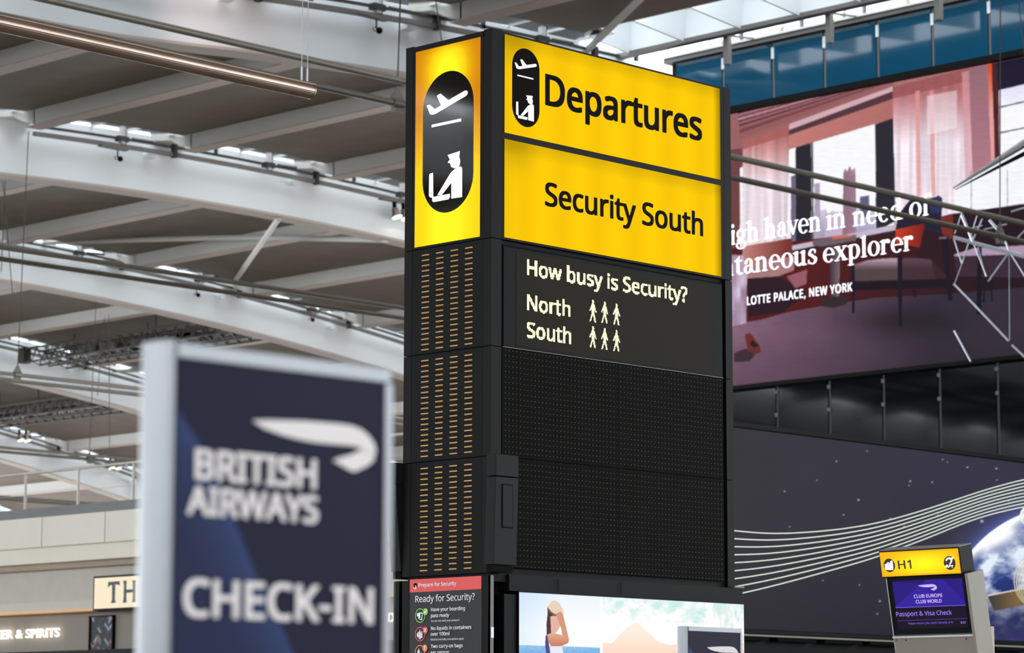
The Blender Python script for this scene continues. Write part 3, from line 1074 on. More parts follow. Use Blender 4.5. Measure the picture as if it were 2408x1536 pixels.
wire((1016, -60), (1042, 120), 45, 'thin slanting wire just above the top of the tall sign')
wire((2381, -60), (2345, 480), 40, 'thin wire crossing the teal glass near the right edge, the left one')
wire((2388, -60), (2412, 150), 34, 'thin wire crossing the teal glass at the very right edge')
wire((256, 740), (258, 1075), 86, 'thin vertical wire just left of the blurred check-in sign')
wire((246, 745), (229, 930), 86, 'thin slanting wire left of the blurred check-in sign')
wire((13, 425), (3, 640), 69, 'thin wire hanging at the far left edge, leaning left')
wire((7, 425), (30, 700), 69, 'thin wire hanging at the far left edge, leaning right')

# service rails: two bars hung in front of each rafter's top, with hanger posts, clips and plates
RW = ['topmost service rail, crossing above the tall sign', 'service rail along the second rafter, left of the tall sign', 'service rail along the third rafter, behind the second tube pair',
      'service rail along the fourth rafter, below the dark gantry', 'service rail along the fifth rafter, just above the balcony']
for i in range(5):
    Y = Y0 + SP * i
    dz = DZ.get(i, 0)
    x0, x1 = (30, 56.4) if i == 0 else (44 + 6 * i, 90 + 4 * i)
    r = empty('service_rail', ((x0 + x1) / 2, Y - 0.3, zb((x0 + x1) / 2) + 1.5))
    tag(r, RW[i], 'rail', 'service rails along the rafters')
    xs_ = xr(x0, x1)
    mb = MB(); arch_beam(mb, xs_, Y - 0.36, Y - 0.28, 1.50 + dz, 1.57 + dz); mb.build('upper_bar', DKRAIL, r)
    mb = MB(); arch_beam(mb, xs_, Y - 0.38, Y - 0.24, 1.24 + dz, 1.36 + dz); mb.build('lower_bar', MDRAIL, r)
    for k in range(-4, 12):
        xk = XS0 + 6 * k
        if x0 < xk < x1:
            z = zb(xk) + dz
            box('rail_bracket', DKRAIL, xk - .07, xk + .07, Y - .40, Y - 0.24, z + 1.20, z + 1.64, r)
            box('rail_stub', DKRAIL, xk + 1.65, xk + 1.75, Y - .36, Y - .28, z + 1.55, z + 1.74, r)
            box('rafter_gusset', WHITE, xk - 1.0, xk - .7, Y - .3, Y, z + 1.08, z + 1.2, r)
        xp = XS0 + 3.95 + 6 * k
        if x0 < xp < x1:
            z = zb(xp) + dz
            box('hanger_post', SILVER2, xp - .09, xp + .05, Y - .40, Y - .24, z + 1.36, z + 2.0 + .2, r)
            box('hanger_post', DKRAIL, xp + .05, xp + .10, Y - .38, Y - .26, z + 1.36, z + 2.2, r)
            box('rail_bracket', DKRAIL, xp - .22, xp + .18, Y - .42, Y - .2, z + 1.44, z + 1.60, r)
            MB().tube([(xp + .4, Y - .3, z + 1.59), (xp + 1.2, Y - .3, z + 1.62)], .05, 6).build('rail_clip', DKRAIL, r)

LAMPON = mat('lit_lamp_face', (255, 250, 235), 0.4, emit=(255, 250, 240), estr=1.6, var=0)
HOUS = mat('lamp_housing', (96, 82, 76), 0.5, 0.3, var=0.05)


def plate_unit(px, i, label, lamps=0, mirrored=False):
    """a plate under the rail carrying a small camera pod or floodlights"""
    Y = Y0 + SP * i - 0.32
    u, v = Pm(Y).uv(*px)
    e = empty('rail_fitting', (u, Y, v))
    if lamps:
        e.name = 'floodlight'
    tag(e, label, 'lamp' if lamps else 'camera', 'fittings under the service rails')
    top_ = zb(u) + DZ.get(i, 0) + 1.24
    box('mounting_plate', MDRAIL, u - .55, u + .5, Y - .1, Y + .1, v, max(v + .04, top_ + .005), e)
    if not lamps:
        MB().tube([(u + .15, Y, v), (u + .15, Y, v - .25)], .02, 6).build('pod_stem', BLACK, e)
        bm = bmesh.new(); bmesh.ops.create_icosphere(bm, subdivisions=2, radius=.09)
        me = bpy.data.meshes.new('camera_pod'); bm.to_mesh(me); bm.free(); me.materials.append(BLACK)
        o = bpy.data.objects.new('camera_pod', me); C.objects.link(o); o.location = (u + .25, Y, v - .28); place(o, e)
        MB().tube([(u + .15, Y, v - .2), (u + .02, Y, v - .26), (u + .1, Y, v - .33)], .015, 6).build('pod_cable', BLACK, e)
    for q in range(lamps):
        x = u + .1 + q * .42
        MB().tube([(x, Y, v), (x, Y - .02, v - .22)], .07, 10).build('lamp_neck', BLACK, e, smooth=True)
        MB().tube([(x, Y - .02, v - .22), (x + .02, Y - .06, v - .40), (x + .04, Y - .1, v - .52)], [.10, .13, .20], 16).build('lamp_hood', HOUS, e, smooth=True)
        MB().tube([(x + .04, Y - .1, v - .52), (x + .045, Y - .11, v - .56)], [.19, .17], 16).build('lamp_face', LAMPON, e, smooth=True)
        l = bpy.data.lights.new('floodlight_beam', 'SPOT'); l.energy = 3; l.color = (1, .85, .7); l.spot_size = 2.2
        lo = bpy.data.objects.new('floodlight_beam', l); C.objects.link(lo); lo.location = (x + .04, Y - .12, v - .6); place(lo, e)


plate_unit((268, 350), 1, 'small black camera pod on a plate under the second rafter rail, left')
plate_unit((875, 42), 0, 'small black camera pod under the topmost rail, left of the tall sign')
plate_unit((455, 676), 2, 'small black camera pod under the third rafter rail')
plate_unit((725, 735), 2, 'small black camera pod under the third rafter rail, right of the other one')
plate_unit((922, 474), 1, 'two floodlights, one lit, beside the left edge of the yellow sign', lamps=2)
plate_unit((42, 1012), 4, 'two lit floodlights at the far left below the second gantry', lamps=2)
plate_unit((256, 1078), 4, 'two lit floodlights just above the balcony handrail', lamps=2)

# maintenance gantries: dark lattice boxes slung under the purlins
GANT = mat('dark_galvanised_lattice', (74, 72, 68), 0.6, 0.3, var=0.1, vscale=2)


def gantry(xa, xb, ya, yb, z0, label, seed):
    rnd = random.Random(seed)
    g = empty('lattice_gantry', ((xa + xb) / 2, (ya + yb) / 2, z0))
    tag(g, label, 'gantry', 'lattice gantries under the roof')
    h = 0.62
    xm = (xa + xb) / 2
    for x in (xa, xm - .25, xm + .25, xb):
        for z in (z0, z0 + h):
            MB().tube([(x, ya, z), (x, yb, z)], .045, 6).build('chord', GANT, g)
    n = int((yb - ya) / 0.75)
    mb = MB()
    for k in range(n):
        y = ya + (yb - ya) * k / n
        y2 = ya + (yb - ya) * (k + 1) / n
        for x in (xa, xm - .25, xm + .25, xb):
            mb.tube([(x, y, z0), (x, (y + y2) / 2, z0 + h)], .028, 5)
            mb.tube([(x, (y + y2) / 2, z0 + h), (x, y2, z0)], .028, 5)
        for (p, q) in ((xa, xm - .25), (xm + .25, xb)):
            mb.tube([(p, y, z0), (q, y2, z0)], .025, 5)
            mb.tube([(p, y, z0 + h), (q, y2, z0 + h)], .025, 5)
    tag(mb.build('lattice_diagonals', GANT, g), kind='stuff')
    for k in range(9):
        y = ya + rnd.random() * (yb - ya - 1.6)
        x = rnd.choice((xa + .1, xm + .3))
        box('walkway_plate', GANT, x, x + .9, y, y + 1.1, z0 + .02 + rnd.random() * .1, z0 + .16 + rnd.random() * .2, g)
    for k in range(7):
        y = ya + rnd.random() * (yb - ya)
        x = rnd.choice((xa, xm, xb))
        MB().tube([(x, y, z0 + h), (x, y, z0 + h + 0.9)], .03, 5).build('hanger', GANT, g)
    box('end_cap', GANT, xa - .1, xa + .3, yb - .3, yb + .1, z0 - .02, z0 + h + .05, g)


gantry(74.8, 77.3, 88.4, 103.4, 18.1, 'dark lattice gantry at the left, above the third tube pair', 3)
gantry(82.6, 85.1, 106.4, 121.6, 17.2, 'dark lattice gantry at the far left, above the two lit floodlights', 5)

# the bronze linear luminaire hanging close at the upper left
lum = empty('linear_luminaire', (15, 22, 8.28))
tag(lum, 'long bronze tubular light fitting hung on thin wires at the upper left', 'lamp')
LP_ = Pm(22.0)
ue, ve = LP_.uv(729, 214)
us_, vs_ = LP_.uv(0, 55)
x0, x1 = us_ - 1.0, ue
MB().tube([(x0, 22, ve), (x1, 22, ve)], 0.085, 28).build('housing', BRONZE, lum, smooth=True)
for a in (.06, -.03):
    MB().tube([(x0, 22 - .075 - abs(a) * .1, ve + a), (x1, 22 - .075 - abs(a) * .1, ve + a)], 0.012, 8).build('housing_rib', BRONZE, lum, smooth=True)
MB().tube([(x1, 22, ve), (x1 + .012, 22, ve)], 0.09, 28).build('end_cap', BRONZE, lum, smooth=True)
for dx in (-.04, -.12):
    MB().tube([(x1 + dx, 22, ve + .08), (x1 + dx, 22, ve + .24)], .011, 8).build('wire_grip', SILVER, lum, smooth=True)
    MB().tube([(x1 + dx, 22, ve + .24), (x1 + dx, 22, zb(x1))], .004, 6).build('suspension_wire', SILVER, lum)

# warm spotlight aimed at the topmost rafter
u, v = Pm(49).uv(455, -8)
sp = empty('spotlight', (u, 49, v))
tag(sp, 'black spotlight hanging at the top edge, casting a pink glow on the rafter', 'lamp')
MB().tube([(u, 49, v + .4), (u, 49.1, v)], .09, 12).build('lamp_hood', BLACK, sp, smooth=True)
l = bpy.data.lights.new('spot_beam', 'SPOT'); l.energy = 160; l.color = (1, .72, .66); l.spot_size = 1.5; l.spot_blend = 1.0; l.shadow_soft_size = .2
lo = bpy.data.objects.new('spot_beam', l); C.objects.link(lo)
ut, vt = Pm(51.1).uv(520, 40)
lo.location = (u + 1.2, 48.0, v - .3)
lo.rotation_euler = (Vector((ut, 51.1, vt)) - lo.location).to_track_quat('-Z', 'Y').to_euler()
place(lo, sp)

# ================================================================== SHOPS ON THE LEFT
XW = Plane((40, 0, 0), (0, -1, 0), (0, 0, 1))
sh = empty('wall_left', (40, 50, 0))
tag(sh, 'two storey shop block with cream fascias and a balcony', kind='structure')
yA, yB = 36.0, 62.0
box('balcony_slab', CREAM, 40, 46, yA, yB, 5.93, 6.63, sh)
box('lower_fascia', CREAM, 40.12, 46, yA, yB, 5.56, 5.93, sh)
box('soffit_strip', mat('warm_soffit', (170, 150, 128), .6), 40.3, 46, yA, yB, 5.42, 5.56, sh)
box('shop_bulkhead', mat('grey_cream_bulkhead', (196, 190, 176), .6, var=.03), 40.5, 46, yA, yB, 4.66, 5.42, sh)
box('shop_bulkhead_lower', mat('pale_bulkhead', (206, 200, 188), .6, var=.02), 40.36, 46, yA, yB, 4.45, 4.66, sh)
TRIMG = mat('warm_glow_trim', (200, 150, 96), .5, emit=(230, 170, 110), estr=.35)  # warm light line under the bulkhead, put in as a faint glow
box('glow_trim', TRIMG, 40.3, 40.6, yA, yB, 4.40, 4.45, sh)
box('shop_wall', GREYW, 40.7, 46, yA, yB, 3.52, 4.40, sh)
box('shopfront_head', BLACK, 40.6, 46, yA, yB, 3.3, 3.52, sh)
box('shopfront', CASE2, 40.9, 46, yA, yB, 0, 3.3, sh)
box('balcony_kerb', mat('grey_kerb', (120, 120, 122), .6), 40.05, 40.6, yA, yB, 6.63, 6.86, sh)
for q in range(16):
    box('fascia_joint', GAP, 39.995, 40.01, yA + 1.5 + q * 2.4, yA + 1.508 + q * 2.4, 5.93, 6.63, sh)
rail = empty('balustrade', (40.1, 45, 6.63))
tag(rail, 'white balcony balustrade with round posts above the shops', 'railing')
RAILM = mat('cream_rail_paint', (206, 200, 190), .45, .2)
MB().tube([(40.15, yA, 7.72), (40.15, yB, 7.72)], .035, 12).build('handrail', RAILM, rail, smooth=True)
MB().tube([(40.15, yA, 7.2), (40.15, yB, 7.2)], .006, 6).build('rail_wire', RAILM, rail)
for q in range(17):
    y = 59.25 - 2.052 * q + .05
    if y < yA:
        break
    MB().tube([(40.15, y, 6.63), (40.15, y, 7.72)], .034, 10).build('rail_post', RAILM, rail, smooth=True)
LETW = mat('lit_shop_letter', (255, 250, 240), .4, emit=(255, 250, 244), estr=1.0, var=0, spec=.1)
SH = Plane((40.62, 0, 0), (0, -1, 0), (0, 0, 1))
lt = empty('shop_lettering', (40.6, 54, 3.9))
tag(lt, 'glowing white BEER & SPIRITS letters on the grey shop wall', 'sign')
lettering(SH, LETW, 'BEER & SPIRITS', (-21, 1504), (141, 1496), 20, .008, font=None, off=.03, th=.022, parent=lt, name='letters')
lt2 = empty('shop_lettering', (40.6, 42, 3.9))
tag(lt2, 'glowing white DA letters between the blurred sign and the tall sign', 'sign')
lettering(SH, LETW, 'DA', (912, 1463), (948, 1463), 21, .012, font=None, off=.03, th=.022, parent=lt2, name='letters')
lb = empty('lightbox_sign', (40.2, 51, 4.4))
tag(lb, 'cream lit shop sign with dark TH letters left of the blurred sign', 'sign')
LBM = mat('cream_lit_face', (40, 36, 30), .4, emit=(255, 238, 206), estr=.92, var=0, spec=.1)
LBP = Plane((40.1, 0, 0), (0, -1, 0), (0, 0, 1))
ua, va = LBP.uv(220, 1356); ub, vb = LBP.uv(220, 1437)
LBP.quadbox('sign_frame', BLACK, ua, ua + 2.6, vb, va, -.25, 0, lb)
LBP.quadbox('lit_face', LBM, ua + .045, ua + 2.55, vb + .045, va - .045, 0, .004, lb)
TEAL = mat('dark_teal_lettering', (20, 62, 72), .5, var=0)
T_ = [(255, 1382), (256, 1369), (282, 1367), (283, 1377), (278, 1375), (272, 1375), (271, 1410), (273, 1418), (262, 1419), (265, 1410), (265, 1376), (260, 1377)]
H1_ = [(291, 1366), (299, 1366), (298, 1375), (298, 1387), (313, 1386), (313, 1393), (298, 1395), (298, 1409), (299, 1417), (290, 1418), (292, 1408), (293, 1376)]
LBP.poly('letter', TEAL, T_, .02, .01, lb)
LBP.poly('letter', TEAL, H1_, .02, .01, lb)
LBP.poly('letter', TEAL, [(313, 1365), (321, 1365), (320, 1375), (320, 1408), (321, 1416), (312, 1417), (314, 1407), (314, 1375)], .02, .01, lb)
tpn = empty('tiled_panel', (40.6, 52, 3.0))
tag(tpn, 'narrow framed panel of dark glazed herringbone tiles under the lit sign', 'panel')
TP = Plane((40.66, 0, 0), (0, -1, 0), (0, 0, 1))
ua, va = TP.uv(213, 1449); ub, _ = TP.uv(269, 1449)
TP.quadbox('panel_backing', GAP, ua, ub, 2.4, va, -.04, .005, tpn)
for a, b, c, d in ((ua, ua + .03, 2.4, va), (ub - .03, ub, 2.4, va), (ua, ub, va - .03, va)):
    TP.quadbox('panel_frame', BLACK, a, b, c, d, .0, .05, tpn)
TILE = [mat('navy_glazed_tile', (14, 22, 36), .3, var=.15, spec=.12), mat('blue_glazed_tile', (78, 98, 128), .2, var=.15, spec=.3), mat('amber_glazed_tile', (110, 60, 22), .25, var=.15, spec=.2)]
mw = .062
GROUT = mat('pale_tile_grout', (96, 98, 98), .8, var=.05)
TP.quadbox('grout_bed', GROUT, ua + .03, ub - .03, 2.42, va - .03, .0, .008, tpn)
rnd = random.Random(9)
r2 = math.sqrt(.5)


def clip_box(poly, lo, hi, ax):
    for lim, sg in ((lo, 1), (hi, -1)):
        out = []
        for k in range(len(poly)):
            a, b = poly[k], poly[(k + 1) % len(poly)]
            ia, ib = (a[ax] - lim) * sg >= 0, (b[ax] - lim) * sg >= 0
            if ia:
                out.append(a)
            if ia != ib:
                t = (lim - a[ax]) / (b[ax] - a[ax])
                out.append((a[0] + t * (b[0] - a[0]), a[1] + t * (b[1] - a[1])))
        poly = out
        if len(poly) < 3:
            return []
    return poly


for a in range(-60, 60):
    for b in range(-8, 9):
        for (x0_, x1_, y0_, y1_) in ((0, 3, 0, 1), (3, 4, -2, 1)):
            ox, oy = a + 3 * b, a - 3 * b
            e_ = .07
            pts = [(x0_ + e_, y0_ + e_), (x1_ - e_, y0_ + e_), (x1_ - e_, y1_ - e_), (x0_ + e_, y1_ - e_)]
            pts = [((ua + ub) / 2 + ((x + ox) - (y + oy)) * r2 * mw, 3.4 + ((x + ox) + (y + oy)) * r2 * mw) for x, y in pts]
            pts = clip_box(pts, ua + .035, ub - .035, 0)
            if pts:
                pts = clip_box(pts, 2.43, va - .035, 1)
            if not pts or max(p[0] for p in pts) - min(p[0] for p in pts) < .02 or max(p[1] for p in pts) - min(p[1] for p in pts) < .02:
                continue
            TP.poly('tile', TILE[rnd.choice((0, 0, 0, 0, 0, 1, 0, 2 if pts[0][1] < 3.75 else 0))], pts, .014 + rnd.random() * .006, .008, tpn, px=False)

# ================================================================== THE TALL SIGN
TX, TY = 14.23, 14.05
RF = Plane((0, TY, 0), (1, 0, 0), (0, 0, 1))          # long face
LF = Plane((TX, 0, 0), (0, -1, 0), (0, 0, 1))         # narrow face, u = -Y
XE = 16.915                                            # far end of the long face
YE = 14.95
ZT, ZJ, ZB = 6.60, 5.055, 2.655
tot = empty('departures_sign', (15.6, 14.5, 0))
tag(tot, 'tall charcoal sign tower with yellow Departures and Security South lightboxes', 'sign')
lx = lambda x, y: LF.uv(x, y)
rx_ = lambda x, y: RF.uv(x, y)
# core
box('core', CASE2, TX + .03, XE - .03, TY + .03, YE - .03, 2.6, ZT - .03, tot)
uL0 = lx(955, 115)[0]; uL1 = lx(971.7, 300)[0]; uL2 = lx(1136.5, 300)[0]; uL3 = -TY
uR0 = TX; uR1 = rx_(1181, 300)[0]; uR2 = rx_(1697.5, 420)[0]; uR3 = XE
zs = [ZT, ZJ, lx(1135, 815)[1], lx(1135, 1073.5)[1], ZB]
g = 0.003
for k in range(4):
    za, zb_ = zs[k + 1] + g, zs[k] - g
    if k == 2:
        pass
    LF.quadbox('corner_post', CASE, uL0, uL1 - g, za, zb_, -.12, 0, tot)
    # near corner post wraps the edge
    box('corner_post', CASE, TX, uR1 - g, TY, -uL2 - g, za, zb_, tot)
    RF.quadbox('corner_post', CASE, uR2 + .03, uR3, za, zb_, -.25, 0, tot)
for k in (1, 2, 3):
    LF.quadbox('slotted_panel', CASE2, uL1, uL2, zs[k + 1] + g, zs[k] - g, -.03, -.001, tot)
# narrow lightbox
LF.quadbox('lightbox_frame', CASE, uL1, uL2, zs[1] + g, ZT - .035, -.03, -.001, tot)
box('top_cap', CASE, TX + .02, XE - .02, TY + .02, YE - .02, ZT - .035, ZT - .02, tot)
LF.quadbox('top_rail', CASE, uL1 + .01, uL2, ZT - .05, ZT - .012, -.03, .006, tot)


def rect_uv(pl, a, b):
    (u0, v0), (u1, v1) = pl.uv(*a), pl.uv(*b)
    return u0, u1, v0, v1


yl = LF.uv(978, 116.6), LF.uv(1129.5, 556.4)
yu0, yu1 = LF.uv(977.2, 300)[0], LF.uv(1129.8, 300)[0]
yv1, yv0 = LF.uv(978, 116.6)[1], LF.uv(1129, 556.4)[1]
GLOSSLIT = attr_mat('backlit_acrylic', True, 0.06, 0.12, 1.0)


GLOSSLIT2 = attr_mat('backlit_acrylic_satin', True, 0.5, 0.0, 1.0)


def paint_left(X, Y, U, V):
    s = (U - yu0) / (yu1 - yu0); t = (V - yv0) / (yv1 - yv0)
    e = np.exp(-((s - .5) / .30) ** 2)                       # glow of the tube behind the middle
    low = np.clip((0.66 - t) / .35, 0, 1)
    g_ = np.clip(e * (0.55 + 0.6 * np.exp(-((t - .86) / .10) ** 2)) + low * 0.55, 0, 1)
    g_ *= np.clip((1 - t) / .05, 0.25, 1) ** .5
    col = lerp((214, 128, 0), (255, 206, 0), np.clip(g_ * 2, 0, 1))
    col2 = lerp((255, 206, 0), (255, 252, 30), np.clip(g_ * 2 - .9, 0, 1))
    col = np.where((g_ > .45)[..., None], col2, col)
    return col


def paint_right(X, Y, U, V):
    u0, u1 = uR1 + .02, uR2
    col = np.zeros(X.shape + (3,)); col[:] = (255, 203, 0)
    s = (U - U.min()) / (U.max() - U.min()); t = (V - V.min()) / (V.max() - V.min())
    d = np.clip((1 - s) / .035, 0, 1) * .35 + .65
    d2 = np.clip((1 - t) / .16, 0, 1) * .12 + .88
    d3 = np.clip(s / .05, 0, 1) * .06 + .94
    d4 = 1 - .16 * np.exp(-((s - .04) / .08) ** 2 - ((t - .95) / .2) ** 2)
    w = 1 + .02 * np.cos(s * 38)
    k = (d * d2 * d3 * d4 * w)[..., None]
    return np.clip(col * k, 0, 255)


lbx = LF.picture('lit_face', GLOSSLIT, yu0, yu1, yv0, yv1, 60, 170, paint_left, .002, tot)
fa = rect_uv(RF, (1186, 80), (1693.3, 422.8))
ra_top = RF.uv(1186, 80)[1]; ra_bot = RF.uv(1186, 311.6)[1]
rb_top = RF.uv(1186, 326.2)[1]; rb_bot = RF.uv(1185.6, 558)[1]
ru0, ru1 = RF.uv(1186, 300)[0], RF.uv(1694, 420)[0]
RF.quadbox('lightbox_frame', CASE, uR1, uR2 + .028, ZJ + g, ZT - .01, -.03, -.001, tot)
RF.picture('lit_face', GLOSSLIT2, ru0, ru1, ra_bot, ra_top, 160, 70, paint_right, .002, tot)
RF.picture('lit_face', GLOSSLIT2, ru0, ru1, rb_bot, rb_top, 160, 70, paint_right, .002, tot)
lettering(RF, INK, 'Departures', (1281, 247), (1650, 334), 74, .022, off=.005, parent=tot)
lettering(RF, INK, 'Security South', (1280.5, 483.5), (1652.5, 555), 56, .020, off=.005, parent=tot)

# pictogram column: take-off, runway line, customs officer
PILLG = mat('black_gloss_pictogram', (10, 6, 5), 0.04, var=0, spec=0.5)
ZS = 4.041
PC = lambda x, y: (x / ZS + 960, y / ZS + 140)
pu0, pu1 = LF.uv(995.4, 330)[0], LF.uv(1114.2, 330)[0]
pcu = (pu0 + pu1) / 2; pw = pu1 - pu0
pv1 = LF.uv(1063, 166)[1]; pv0 = LF.uv(1052, 500)[1]
pcv = (pv0 + pv1) / 2


def norm(pts):
    out = []
    for p in pts:
        u, v = LF.uv(*PC(*p))
        out.append(((u - pcu) / pw, (v - pcv) / pw))
    return out


PLANE_ = norm([(182, 440), (210, 430), (258, 472), (318, 438), (279, 350), (284, 342), (312, 325), (388, 388), (545, 297), (560, 296), (571, 305), (570, 325), (556, 346), (300, 497), (265, 518), (235, 526), (213, 522)])
RUNW = norm([(228, 622), (508, 562), (509, 588), (228, 647)])
HEAD = norm([(380, 910), (497, 871), (490, 925), (499, 960), (496, 1000), (478, 1028), (445, 1036), (415, 1022), (402, 985), (381, 983), (402, 950)])
BODY = norm([(418, 1070), (450, 1042), (500, 1017), (513, 1024), (518, 1042), (517, 1308), (415, 1323), (416, 1170), (325, 1288), (282, 1291), (405, 1085)])
BAG1 = norm([(205, 1100), (214, 1086), (241, 1078), (243, 1312), (214, 1312), (203, 1296)])
BAG2 = norm([(232, 1310), (401, 1277), (401, 1312), (388, 1330), (250, 1356), (236, 1350)])


def pictogram(pl, cu, cv, w, h, pill, ink, o, parent):
    r = w / 2
    hs = h / 2 - r
    pts = circle(cu, cv + hs, r, 24, 0, math.pi) + [(cu - r, cv + hs)] + circle(cu, cv - hs, r, 24, math.pi, 2 * math.pi) + [(cu + r, cv - hs)]
    pl.poly('pictogram_panel', pill, pts, o, .002, parent, px=False)
    sc = w * (h / w) / ((pv1 - pv0) / pw)
    for nm, shp in (('aeroplane_mark', PLANE_), ('runway_mark', RUNW), ('officer_head_mark', HEAD), ('officer_body_mark', BODY), ('suitcase_mark', BAG1), ('suitcase_mark', BAG2)):
        pl.poly(nm, ink, [(cu + a * w, cv + b * sc) for a, b in shp], o + .002, .001, parent, px=False)


pictogram(LF, pcu, pcv, pw, pv1 - pv0, PILLG, WLIT, .005, tot)
a0, a1 = RF.uv(1203.5, 210)[0], RF.uv(1267.6, 210)[0]
b1, b0 = RF.uv(1235.4, 114.7)[1], RF.uv(1239, 299.6)[1]
pictogram(RF, (a0 + a1) / 2, (b0 + b1) / 2, a1 - a0, b1 - b0, INK, GREYLIT, .005, tot)

# brass vent slots, four columns on the narrow face
BRASS = mat('brass_slot', (150, 108, 48), 0.35, 0.3, var=.1, emit=(150, 98, 22), estr=.25)
hw = LF.uv(1008, 900)[0] - LF.uv(999.3, 900)[0]
pitch = (LF.uv(999.3, 1094.3)[1] - LF.uv(999.3, 1347.2)[1]) / 20.0
slot0 = None
for c, xc in enumerate((999.3, 1033, 1067.2, 1101.8)):
    uc = LF.uv(xc, 900)[0]
    for k in (1, 2, 3):
        zhi, zlo = zs[k], zs[k + 1]
        z = zhi - .048
        while z > zlo + .03:
            if slot0 is None:
                slot0 = LF.quadbox('vent_slot', BRASS, uc - hw, uc + hw, z - .0045, z + .0045, -.002, .003, tot)
                base = (uc, z)
            else:
                o = slot0.copy(); C.objects.link(o)
                o.location = slot0.location + Vector((0, -(uc - base[0]), z - base[1]))
            z -= pitch

# LED information board
ld0, ld1 = RF.uv(1182, 700)[0], RF.uv(1699, 780)[0]
lz1, lz0 = RF.uv(1182, 574)[1], RF.uv(1180, 815)[1]
RF.quadbox('led_board_frame', GAP, ld0, ld1, lz0, lz1, -.03, 0.0, tot)
RF.quadbox('led_board_bezel', CASE2, ld0 + .008, ld1 - .008, lz0 + .006, lz1 - .014, -.02, .003, tot)
LEDB = mat('led_board_face', (24, 22, 16), 0.6, var=.08, vscale=12, emit=(34, 30, 20), estr=.35, spec=.08)
RF.quadbox('led_board_face', LEDB, RF.uv(1213, 720)[0], RF.uv(1672, 790)[0], lz0 + .02, lz1 - .035, -.01, .005, tot)
RF.quadbox('led_board_sill', MDRAIL, ld0, ld1, lz0 - .003, lz0 + .002, -.02, .006, tot)


def led_cells(name, shapes, pitch, parent):
    """light up the cells of the LED matrix that fall inside the given outlines"""
    verts, faces = [], []
    for w, f in shapes:
        b = len(verts)
        verts += [(p[0], p[1], 0) for p in w]
        faces += [tuple(b + i for i in q) for q in f]
    bvh = BVHTree.FromPolygons(verts, faces)
    us = [v[0] for v in verts]; vs = [v[1] for v in verts]
    mb = MB()
    i0, i1 = int(min(us) / pitch) - 1, int(max(us) / pitch) + 1
    j0, j1 = int(min(vs) / pitch) - 1, int(max(vs) / pitch) + 1
    h = pitch * .47
    for i in range(i0, i1 + 1):
        for j in range(j0, j1 + 1):
            if bvh.ray_cast(Vector((i * pitch, j * pitch, 1)), Vector((0, 0, -1)), 3)[0] is not None:
                b = len(mb.v)
                u, v = i * pitch, j * pitch
                mb.v += [tuple(RF.pt(u + a, v + c, .008)) for a, c in ((-h, -h), (h, -h), (h, h), (-h, h))]
                mb.f.append((b, b + 1, b + 2, b + 3))
    return mb.build(name, LEDM, parent)


LP = .0078
led_cells('led_lettering', [text_uv(RF, 'How busy is Security?', (1237.3, 648), (1615, 709.5), 38, .022)], LP, tot)
led_cells('led_lettering', [text_uv(RF, 'North', (1237.3, 730.5), (1339.5, 744), 38, .022)], LP, tot)
led_cells('led_lettering', [text_uv(RF, 'South', (1236.6, 794), (1342, 808), 37.5, .022)], LP, tot)
MAN = [(.45, 1.0), (.62, .98), (.68, .90), (.62, .82), (.74, .76), (.84, .60), (.98, .46), (.88, .42), (.70, .56), (.68, .40), (.80, .20), (.90, .0), (.70, .0), (.60, .18), (.48, .32), (.28, .02), (.08, .0), (.28, .28), (.36, .44), (.34, .60), (.18, .46), (.06, .50), (.22, .66), (.38, .80), (.40, .88)]
for (x0, yt, ybm) in ((1383, 707, 755.8), (1410.5, 711, 759.5), (1438.3, 716, 764), (1383, 769, 818), (1410.5, 773, 822), (1438.3, 778, 826)):
    ua_, va_ = RF.uv(x0, ybm); ub_, vb_ = RF.uv(x0 + 18.5, yt)
    pts = [(ua_ + a * (ub_ - ua_), va_ + b * (vb_ - va_)) for a, b in MAN]
    tri = tessellate_polygon([[Vector((p[0], p[1], 0)) for p in pts]])
    led_cells('led_walking_figure', [(pts, [tuple(t) for t in tri])], .0062, tot)

# perforated panels
PERF = bpy.data.materials.new('perforated_charcoal_panel')
PERF.use_nodes = True
nt = PERF.node_tree
b_ = nt.nodes['Principled BSDF']
b_.inputs['Roughness'].default_value = .6
b_.inputs['Specular IOR Level'].default_value = .03
tc = nt.nodes.new('ShaderNodeNewGeometry')
sx = nt.nodes.new('ShaderNodeSeparateXYZ')
nt.links.new(tc.outputs['Position'], sx.inputs[0])


def mth(op, a, b=None):
    n = nt.nodes.new('ShaderNodeMath'); n.operation = op
    for i_, v_ in enumerate((a, b)):
        if v_ is None: continue
        if isinstance(v_, (int, float)): n.inputs[i_].default_value = v_
        else: nt.links.new(v_, n.inputs[i_])
    return n.outputs[0]


def cell(out, p):
    return mth('SUBTRACT', mth('FRACT', mth('DIVIDE', out, p)), .5)


